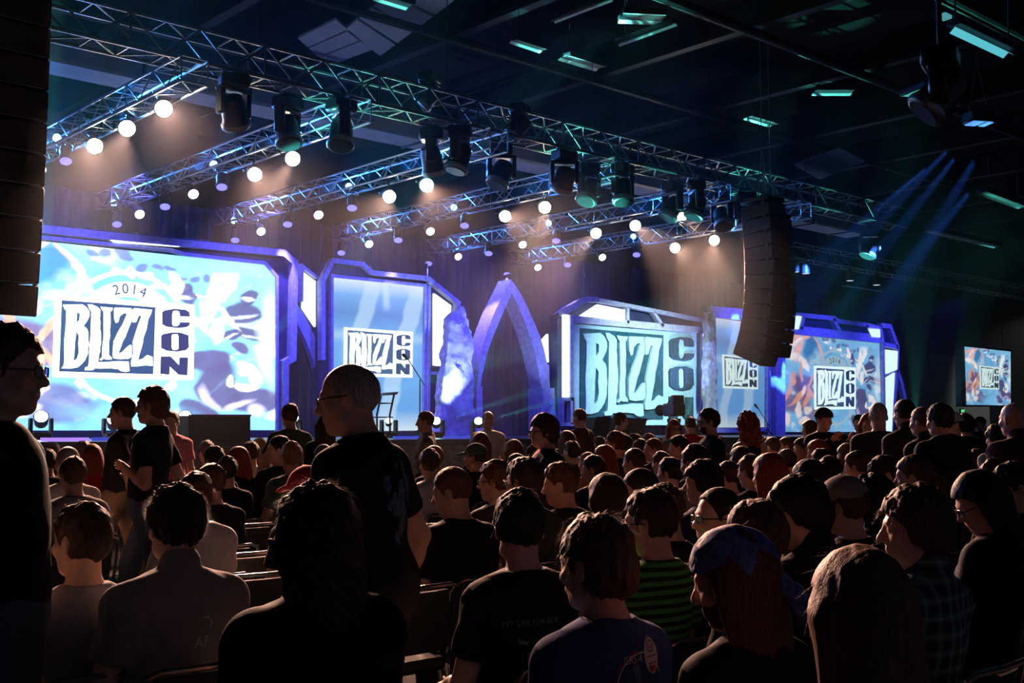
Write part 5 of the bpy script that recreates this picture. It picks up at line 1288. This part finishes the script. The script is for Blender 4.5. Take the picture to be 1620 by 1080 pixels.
print_on(e, F, SM, poly_mesh([[(-.012,-.012),(.012,-.012),(.012,.004),(-.012,.004)]]), M_prr, xc+.055, zc+.054, 'emblem_red_tab', .0055)
print_on(e, F, SM, poly_mesh([[(a-.001,b),(a+.001,b),(a+.001+.016,b-.05),(a-.001+.016,b-.05)] for (a,b) in ((-.02,.05),(-.012,.052),(-.004,.052))]), M_prw, xc-.012, zc+.015, 'emblem_stripes')
print_on(e, F, SM, text_mesh('CRS-4', .030), M_prw, xc-.030, zc+.083, 'lettering'); print_on(e, F, SM, text_mesh('SPACEX', .042), M_prw, xc+.004, zc-.035, 'lettering')
# blue bandana
M_band = mat('blue_paisley_bandana', (.055,.12,.38), .8, var=.55, bscale=55, bump=.1)
person(1163, 846, 'man in a blue paisley bandana with brown hair falling below it', zf=3.32, free=True, hair='long', hc='brown', sh='black', seed=52, hy=26, hp=16, cap='bandana', capc=M_band, h=.0085, hh=.0075, beard=True, wisp=250)
# girl with long hair
person(1362, 880, 'girl with long straight chestnut hair and red top, nearest the camera', zf=2.2, free=True, nochair=True, hair='long', hc='chestnut', sh='red', seed=53, fem=True, hy=-16, hp=4, shoulder=.95, wisp=500, h=.008, hh=.0065, tank=True)
# plaid boy
M_plaid = mat('teal_plaid_cloth', (.03,.10,.10), .85); nt = M_plaid.node_tree; b_ = nt.nodes['Principled BSDF']; tc = nt.nodes.new('ShaderNodeTexCoord')
acc = None
for ax in (0, 2):
    wv = nt.nodes.new('ShaderNodeTexWave'); wv.bands_direction = 'XYZ'[ax]; wv.inputs['Scale'].default_value = 5.5; nt.links.new(tc.outputs['Object'], wv.inputs['Vector'])
    rp = nt.nodes.new('ShaderNodeValToRGB'); rp.color_ramp.interpolation = 'CONSTANT'; rp.color_ramp.elements[0].color = (.018,.035,.07,1); rp.color_ramp.elements[1].position = .62; rp.color_ramp.elements[1].color = (.05,.17,.15,1)
    q_ = rp.color_ramp.elements.new(.92); q_.color = (.22,.30,.28,1); nt.links.new(wv.outputs['Fac'], rp.inputs[0])
    if acc is None: acc = rp
    else:
        mx = nt.nodes.new('ShaderNodeMix'); mx.data_type = 'RGBA'; mx.inputs[0].default_value = .5; nt.links.new(acc.outputs[0], mx.inputs[6]); nt.links.new(rp.outputs[0], mx.inputs[7]); nt.links.new(mx.outputs[2], b_.inputs['Base Color'])
person(1450, 777, 'boy with a brown bowl haircut in a teal plaid shirt, face turned sideways', zf=3.7, free=True, hair='mop', hc='brown', smat=M_plaid, seed=54, hy=36, hp=4, h=.008, hh=.0065, lanyard=True, collar=.03, bulk=.98, wisp=250)
# wavy long hair
person(502, 781, 'person with dark wavy shoulder length hair in a black jacket, nearest below the elderly man', zf=3.05, free=True, hair='curly', hc='dark brown', sh='black', seed=55, hy=4, hp=4, h=.0085, hh=.007, bulk=1.2, long=True, wisp=1600, lanyard=True, collar=.02)
# spiky hair, grey shirt with small print
e, F, M, s = person(281, 773, 'man with short spiky black hair in a grey shirt, seen squarely from behind', zf=3.72, free=True, hair='spiky', hc='black', sh='grey', seed=56, hy=-4, hp=3, h=.0085, hh=.006, wisp=900, bulk=1.08, collar=.025)
print_on(e, F, M['shirt'], text_mesh('AF', .05), M_prw, .03, F.C[2]-.03, 'lettering'); print_on(e, F, M['shirt'], poly_mesh(ringp(0,0,.02,.002,-60,120)), M_prw, .045, F.C[2]+.03, 'print_arc')
# man filming
e, F, M, s = person(133, 802, 'man with a small video camera raised before his face', zf=5.0, free=True, hair='short', hc='dark brown', sh='grey', seed=57, hy=22, hp=0, h=.009, hh=.007, hands=True, arms=('shoot','lap'), wisp=200)
G = Vector(F.arm[0][3]); Wd = e.matrix_basis @ (G+Vector((.02,.07,.03)))
ve = thing('video_camera', 'small black video camera held up by the seated man near the picture edge', 'camera', Wd, (0,0,R(12)))
MB().bevbox((0,0,0), (.055,.13,.065), .012).build('body', M_can, ve); MB().lathe([(.024,0),(.026,.03),(.022,.032)], 14, Matrix.Rotation(R(-90),3,'X')).build('lens', M_black, ve).location = (0,.064,.004)
MB().bevbox((-.062,-.01,.004), (.075,.006,.05), .003).build('flip_screen', M_can, ve); MB().tube([(.03,-.05,.0),(.045,-.02,0),(.045,.03,0),(.03,.05,0)], .008, 6).build('hand_strap', M_can, ve)
# print shirt
e, F, M, s = person(822, 781, 'man with thick black hair and glasses in a black shirt lettered across the back', zf=3.9, free=True, hair='short', hc='black', sh='black', seed=58, hy=-34, hp=6, h=.0085, hh=.0065, glasses=True, bulk=1.12, wisp=300)
print_on(e, F, M['shirt'], text_mesh('MY LIFE FOR AIUR', .027), M_prg, -.055, F.C[2]+.03, 'lettering')
print_on(e, F, M['shirt'], poly_mesh([[(-.06,.03),(-.02,.015),(-.025,.005),(-.055,.012)],[(.06,.03),(.02,.015),(.025,.005),(.055,.012)],[(-.02,-.02),(.02,-.02),(.012,-.09),(0,-.11),(-.012,-.09)]]), M_prg, -.055, F.C[2]-.05, 'back_print')
FRONT = [
 (310,751,5.6,'man with ruffled brown hair in a white shirt crossed by a shadow', dict(hair='tousled', hc='light brown', sh='white', hy=-18, hp=10, wisp=300)),
 (335,737,7.0,'man with short brown hair in a black shirt beyond the white shirted man', dict(hair='short', hc='brown', sh='black', hy=25, hp=8)),
 (487,743,5.8,'person in a bright red baseball cap with black shirt', dict(hair='crop', hc='black', sh='black', cap='cap', capc='red', hy=20, hp=12, glasses=True)),
 (718,742,5.4,'man with a ginger crew cut in a black shirt and lanyard', dict(hair='crop', hc='light brown', sh='black', hy=32, hp=14, lanyard=True, bulk=1.08)),
 (786,731,6.6,'man with glasses and brown hair in a dark shirt looking sideways', dict(hair='short', hc='brown', sh='charcoal', hy=34, glasses=True)),
 (831,727,5.9,'man with neat dark hair and glasses sitting beyond the man with the lettered back', dict(hair='short', hc='dark brown', sh='charcoal', hy=10, glasses=True)),
 (889,735,6.3,'man with a high flat top haircut looking down sideways', dict(hair='spiky', hc='light brown', sh='black', hy=40, hp=10, bulk=1.05)),
 (961,754,5.4,'woman with long straight dark hair behind the auburn haired man', dict(hair='long', hc='dark brown', sh='grey', hy=2, fem=True, wisp=200)),
 (1016,745,5.9,'man with a high forehead and dark hair, head bowed to the side', dict(hair='receding', hc='dark brown', sh='black', hy=48, hp=22)),
 (1031,779,4.0,'man in a green and black striped shirt with a lanyard', dict(hair='short', hc='dark brown', hy=20, hp=6, lanyard=True, striped=True, glasses=True, wisp=250)),
 (1052,771,4.9,'person with dark brown hair just behind the green striped shirt', dict(hair='short', hc='brown', sh='black', hy=-15, hp=16)),
 (1113,732,6.3,'man with thick black hair in a navy shirt before the photographer', dict(hair='mop', hc='black', sh='navy', hy=30, hp=4)),
 (1138,774,4.3,'smiling man in glasses turned fully sideways, in a black jacket', dict(hair='receding', hc='black', sh='black', hy=66, hp=2, glasses=True, long=True)),
 (1199,797,3.5,'brown haired head just beyond the blue bandana', dict(hair='short', hc='brown', sh='black', hy=16, hp=10, wisp=250)),
 (1266,763,4.0,'man with a shock of black hair and bent head in a black jacket', dict(hair='mop', hc='black', sh='black', hy=36, hp=20, long=True, collar=.03)),
 (1337,759,4.7,'person in a faded grey cap with a strap opening at the back', dict(hair='short', hc='brown', sh='black', cap='cap', capc='grey', hy=12, hp=8)),
 (1384,755,5.7,'person with a mass of dark curly hair right of the grey cap', dict(hair='curly', hc='black', sh='black', hy=0, hp=8)),
 (1552,754,4.6,'woman with chin length black hair and glasses reading with bowed head', dict(hair='bob', hc='black', sh='black', hy=44, hp=28, fem=True, glasses=True, hands=True, arms='fold')),
 (1607,737,5.6,'man with upswept black hair and glasses looking down at the picture edge', dict(hair='spiky', hc='black', sh='charcoal', hy=46, hp=24, glasses=True)),
 (1575,729,6.6,'man with short brown hair and glasses facing sideways behind the reading woman', dict(hair='short', hc='brown', sh='black', hy=62, hp=4, glasses=True)),
 (1402,726,7.0,'man with grey flecked dark hair bowing his head below the standing row', dict(hair='short', hc='dark brown', sh='black', hy=44, hp=24)),
 (1447,722,6.4,'woman with brown hair gathered in a ponytail', dict(hair='ponytail', hc='brown', sh='black', hy=22, hp=8, fem=True)),
 (1281,728,6.2,'person with a tuft of dark wavy hair tied on top', dict(hair='bun', hc='dark brown', sh='charcoal', hy=4, hp=6)),
 (1218,721,6.6,'woman with long straight auburn hair in a dark top', dict(hair='long', hc='red', sh='charcoal', hy=0, hp=4, fem=True)),
 (1153,731,8.9,'woman with curly dark hair pinned up behind the photographer', dict(hair='bun', hc='dark brown', sh='grey', hy=8, hp=8, fem=True)),
]
M_stripe = mat('green_striped_cloth', (.04,.15,.05), .85); nt = M_stripe.node_tree; b_ = nt.nodes['Principled BSDF']; tc = nt.nodes.new('ShaderNodeTexCoord'); wv = nt.nodes.new('ShaderNodeTexWave'); wv.bands_direction = 'Z'; wv.inputs['Scale'].default_value = 9
nt.links.new(tc.outputs['Object'], wv.inputs['Vector']); rp = nt.nodes.new('ShaderNodeValToRGB'); rp.color_ramp.elements[0].color = (.012,.03,.014,1); rp.color_ramp.elements[1].color = (.06,.30,.08,1); rp.color_ramp.elements[0].position = .4; rp.color_ramp.elements[1].position = .6
nt.links.new(wv.outputs['Fac'], rp.inputs[0]); nt.links.new(rp.outputs[0], b_.inputs['Base Color'])
for i, (u, v, zf, lb, kw) in enumerate(FRONT):
    st2 = kw.pop('striped', False)
    person(u, v, lb, zf=zf*1.08, free=True, h=.011, hh=.0085, seed=70+i, smat=M_stripe if st2 else None, **kw)
# ---- the seated rows behind, one head at a time: (u, v, width, hair, hair colour, shirt, female, head yaw)
MID = [
 (82,701,28,'short','brown','charcoal',0,10),(74,712,26,'short','dark brown','black',0,20),(108,708,38,'crop','grey','white',0,5),(132,699,24,'short','brown','black',0,0),(146,705,27,'bob','red','red',1,0),(117,726,38,'short','light brown','grey',0,4),
 (328,699,25,'short','black','charcoal',0,0),(339,708,28,'short','black','black',0,10),(378,709,30,'long','red','black',1,35),(397,700,26,'short','brown','white',0,0),(411,695,24,'long','blond','grey',1,0),(424,700,25,'short','brown','charcoal',0,0),
 (443,690,30,'crop','black','black',0,60),(462,701,33,'short','blond','green',0,-8),(512,704,31,'crop','light brown','navy',0,4),(522,698,24,'short','brown','black',0,0),
 (680,712,30,'short','brown','white',0,-20),(687,706,28,'crop','blond','black',0,10),(760,686,27,'long','brown','black',1,-30),(753,704,28,'crop','dark brown','black',0,35),(813,698,24,'long','brown','teal',1,0),(817,718,25,'crop','brown','white',0,40),
 (844,705,23,'short','dark brown','black',0,0),(897,679,22,'bob','brown','charcoal',1,0),(905,699,24,'short','dark brown','charcoal',0,0),(930,716,22,'crop','blond','tan',0,20),(948,692,18,'short','brown','red',0,40),(974,684,24,'short','brown','navy',0,30),(988,690,21,'short','dark brown','black',0,10),(1004,687,19,'short','brown','white',0,60),
 (1026,686,19,'crop','blond','grey',0,0),(972,700,29,'bob','red','white',1,-10),(957,706,26,'long','red','red',1,20),(1013,696,22,'short','dark brown','black',0,0),(1034,694,23,'crop','light brown','black',0,60),(1004,710,23,'crop','brown','black',0,15),(1058,690,22,'long','blond','white',1,0),(1074,690,24,'short','black','charcoal',0,50),(1081,702,24,'bob','brown','navy',1,50),
 (1046,716,24,'short','brown','charcoal',0,0),(1100,706,22,'short','dark brown','grey',0,0),(1173,709,27,'long','brown','black',1,5),(1215,692,19,'short','brown','tan',0,-20),(1222,692,22,'crop','brown','green',0,0),(1244,692,22,'receding','brown','grey',0,50),(1270,694,25,'short','brown','charcoal',0,55),(1294,698,24,'long','red','black',1,20),(1315,691,27,'short','blond','black',0,55),(1329,686,21,'short','brown','charcoal',0,60),
 (1245,712,26,'short','dark brown','black',0,0),(1300,712,24,'short','black','charcoal',0,10),(1341,704,24,'bob','brown','black',1,0),(1196,706,22,'short','dark brown','navy',0,0),(1140,716,24,'short','brown','black',0,0),
 (60,716,24,'short','dark brown','black',0,0),(360,724,28,'short','dark brown','black',0,-10),
 (940,722,24,'short','dark brown','black',0,30),(1060,726,25,'short','black','black',0,10),(1090,720,23,'crop','brown','charcoal',0,0),(1188,722,24,'short','brown','black',0,0),(1312,724,26,'short','dark brown','black',0,0),(1356,716,24,'short','brown','black',0,10),(1545,712,24,'short','dark brown','black',0,0),(1590,716,26,'short','brown','charcoal',0,10),(1505,722,26,'short','brown','black',0,0),
]
ZONES = [(0,270,'huge screen'),(270,440,'black confidence monitor'),(440,560,'curved buttress'),(560,700,'tall banner'),(700,840,'pointed arch'),(840,940,'small rough stone'),(940,1040,'carved board lettering'),(1040,1120,'broadcast camera'),(1120,1240,'narrow banner'),(1240,1370,'colourful screen'),(1370,1620,'row of standing men')]
WHO = {1: 'woman', 0: 'man'}
HAIRN = {'crop': 'cropped', 'short': 'short', 'bob': 'bobbed', 'long': 'long', 'receding': 'receding', 'mop': 'shaggy'}
cntz = {}
for i, (u, v, w_, hair, hc, sh, fem, hy) in enumerate(sorted(MID)):
    z = [q for q in ZONES if q[0] <= u < q[1]][0][2]; cntz[z] = cntz.get(z, 0)+1
    lb = f'{HAIRN[hair]} {hc} haired {WHO[fem]} in {sh}, {ORD[cntz[z]]} head below the {z}'; lc = f'dark padded chair under the {ORD[cntz[z]]} head below the {z}'
    hyb = int(round(hy/15.0))*15
    var = (i*7) % 3
    arms = 'lap' if var < 2 else 'fold'
    if (u, v) == (378, 709): arms = ('lap', 'raise'); lb = lb.replace(' in black', ' in black raising a hand')
    capk = dict(cap='cap', capc='green') if (u, v) == (753, 704) else {}
    person(u, v, lb, w=w_*.98, hair=hair, hc=hc, sh=sh, fem=bool(fem), h=.0145, hh=.0125, key=(hair, hyb, fem, var, arms), seed=100+var+hyb, hy=hyb, hp=(4,10,2)[var], bulk=(1.0,1.08,.95)[var], arms=arms, long=(var == 2 and not fem), group='seated audience', lab_chair=lc, skin='f' if i % 5 else 't', **capk)
# teal knitted cap
person(1181, 693, 'person in a teal knitted hat seated below the curly haired woman', zf=13, hair='short', hc='brown', sh='green', cap='beanie', capc='teal', h=.0135, seed=66, hy=10)
# raised hand beside the red haired woman
# ---- empty chairs that show
EMP = [(388,777,'empty chair, farthest of the nested three behind the red haired woman'),(400,788,'empty chair, middle of the nested three behind the red haired woman'),(402,800,'empty chair, nearest of the nested three behind the red haired woman'),
 (455,783,'empty chair just beside the red cap'),(700,800,'empty chair between the elderly man and the crew cut man'),(670,840,'empty chair behind the elderly man'),(745,790,'empty chair beyond the crew cut man'),(930,765,'empty chair with its back to the flat top man'),(935,752,'empty chair second beyond the flat top man'),(1375,742,'empty chair just below the bald man in the polo'),
 (1200,765,'empty chair beside the auburn haired woman'),(1525,890,'empty chair with bright chrome beside the reading woman'),(1600,883,'empty chair with bright chrome at the picture edge'),(1600,990,'empty chair low at the picture corner'),(1500,1010,'empty chair before the plaid shirted boy'),(1530,925,'empty chair behind the reading woman'),
 (670,912,'empty chair before the man with the lettered back'),(610,975,'empty chair beside the wavy haired person'),(770,1062,'empty chair nearest the blue shirted man'),(420,850,'empty chair beyond the wavy haired person'),(80,985,'empty chair beside the tall man at the picture edge')]
M_redc = mat('red_padded_fabric', (.28,.03,.03), .85)
for (u, v, lb) in EMP:
    z_ = .70*FPX/(v-680); best = None
    for k_ in range(0, 15):
        Y = rowY(k_)-.30; d = ray(u, v); zz = Y/d.y; x_ = d.x*zz
        cl = sum(1 for (a, b) in PLACED if abs(b-rowY(k_)) < .35 and abs(a-x_) < .46)
        c_ = abs(math.log(zz/z_))*2+cl*1.0
        if best is None or c_ < best[0]: best = (c_, x_, rowY(k_))
    PLACED.append((best[1], best[2])); chair(best[1], best[2], lb)

e = [o for o in C.objects if o.get('label', '').startswith('photographer')][0]
ph = thing('still_camera', 'black still camera with lens held by the standing photographer', 'camera', e.matrix_basis @ Vector((0, .36, 1.16)), (0,0,e.rotation_euler.z))
MB().bevbox((0,0,0), (.14,.06,.095), .012).build('body', M_can, ph); MB().bevbox((0,0,.055), (.05,.05,.03), .008).build('prism_hump', M_can, ph)
MB().lathe([(.034,0),(.036,.07),(.040,.12),(.036,.125)], 14, Matrix.Rotation(R(-90),3,'X')).build('lens', M_black, ph).location = (0,.03,0)
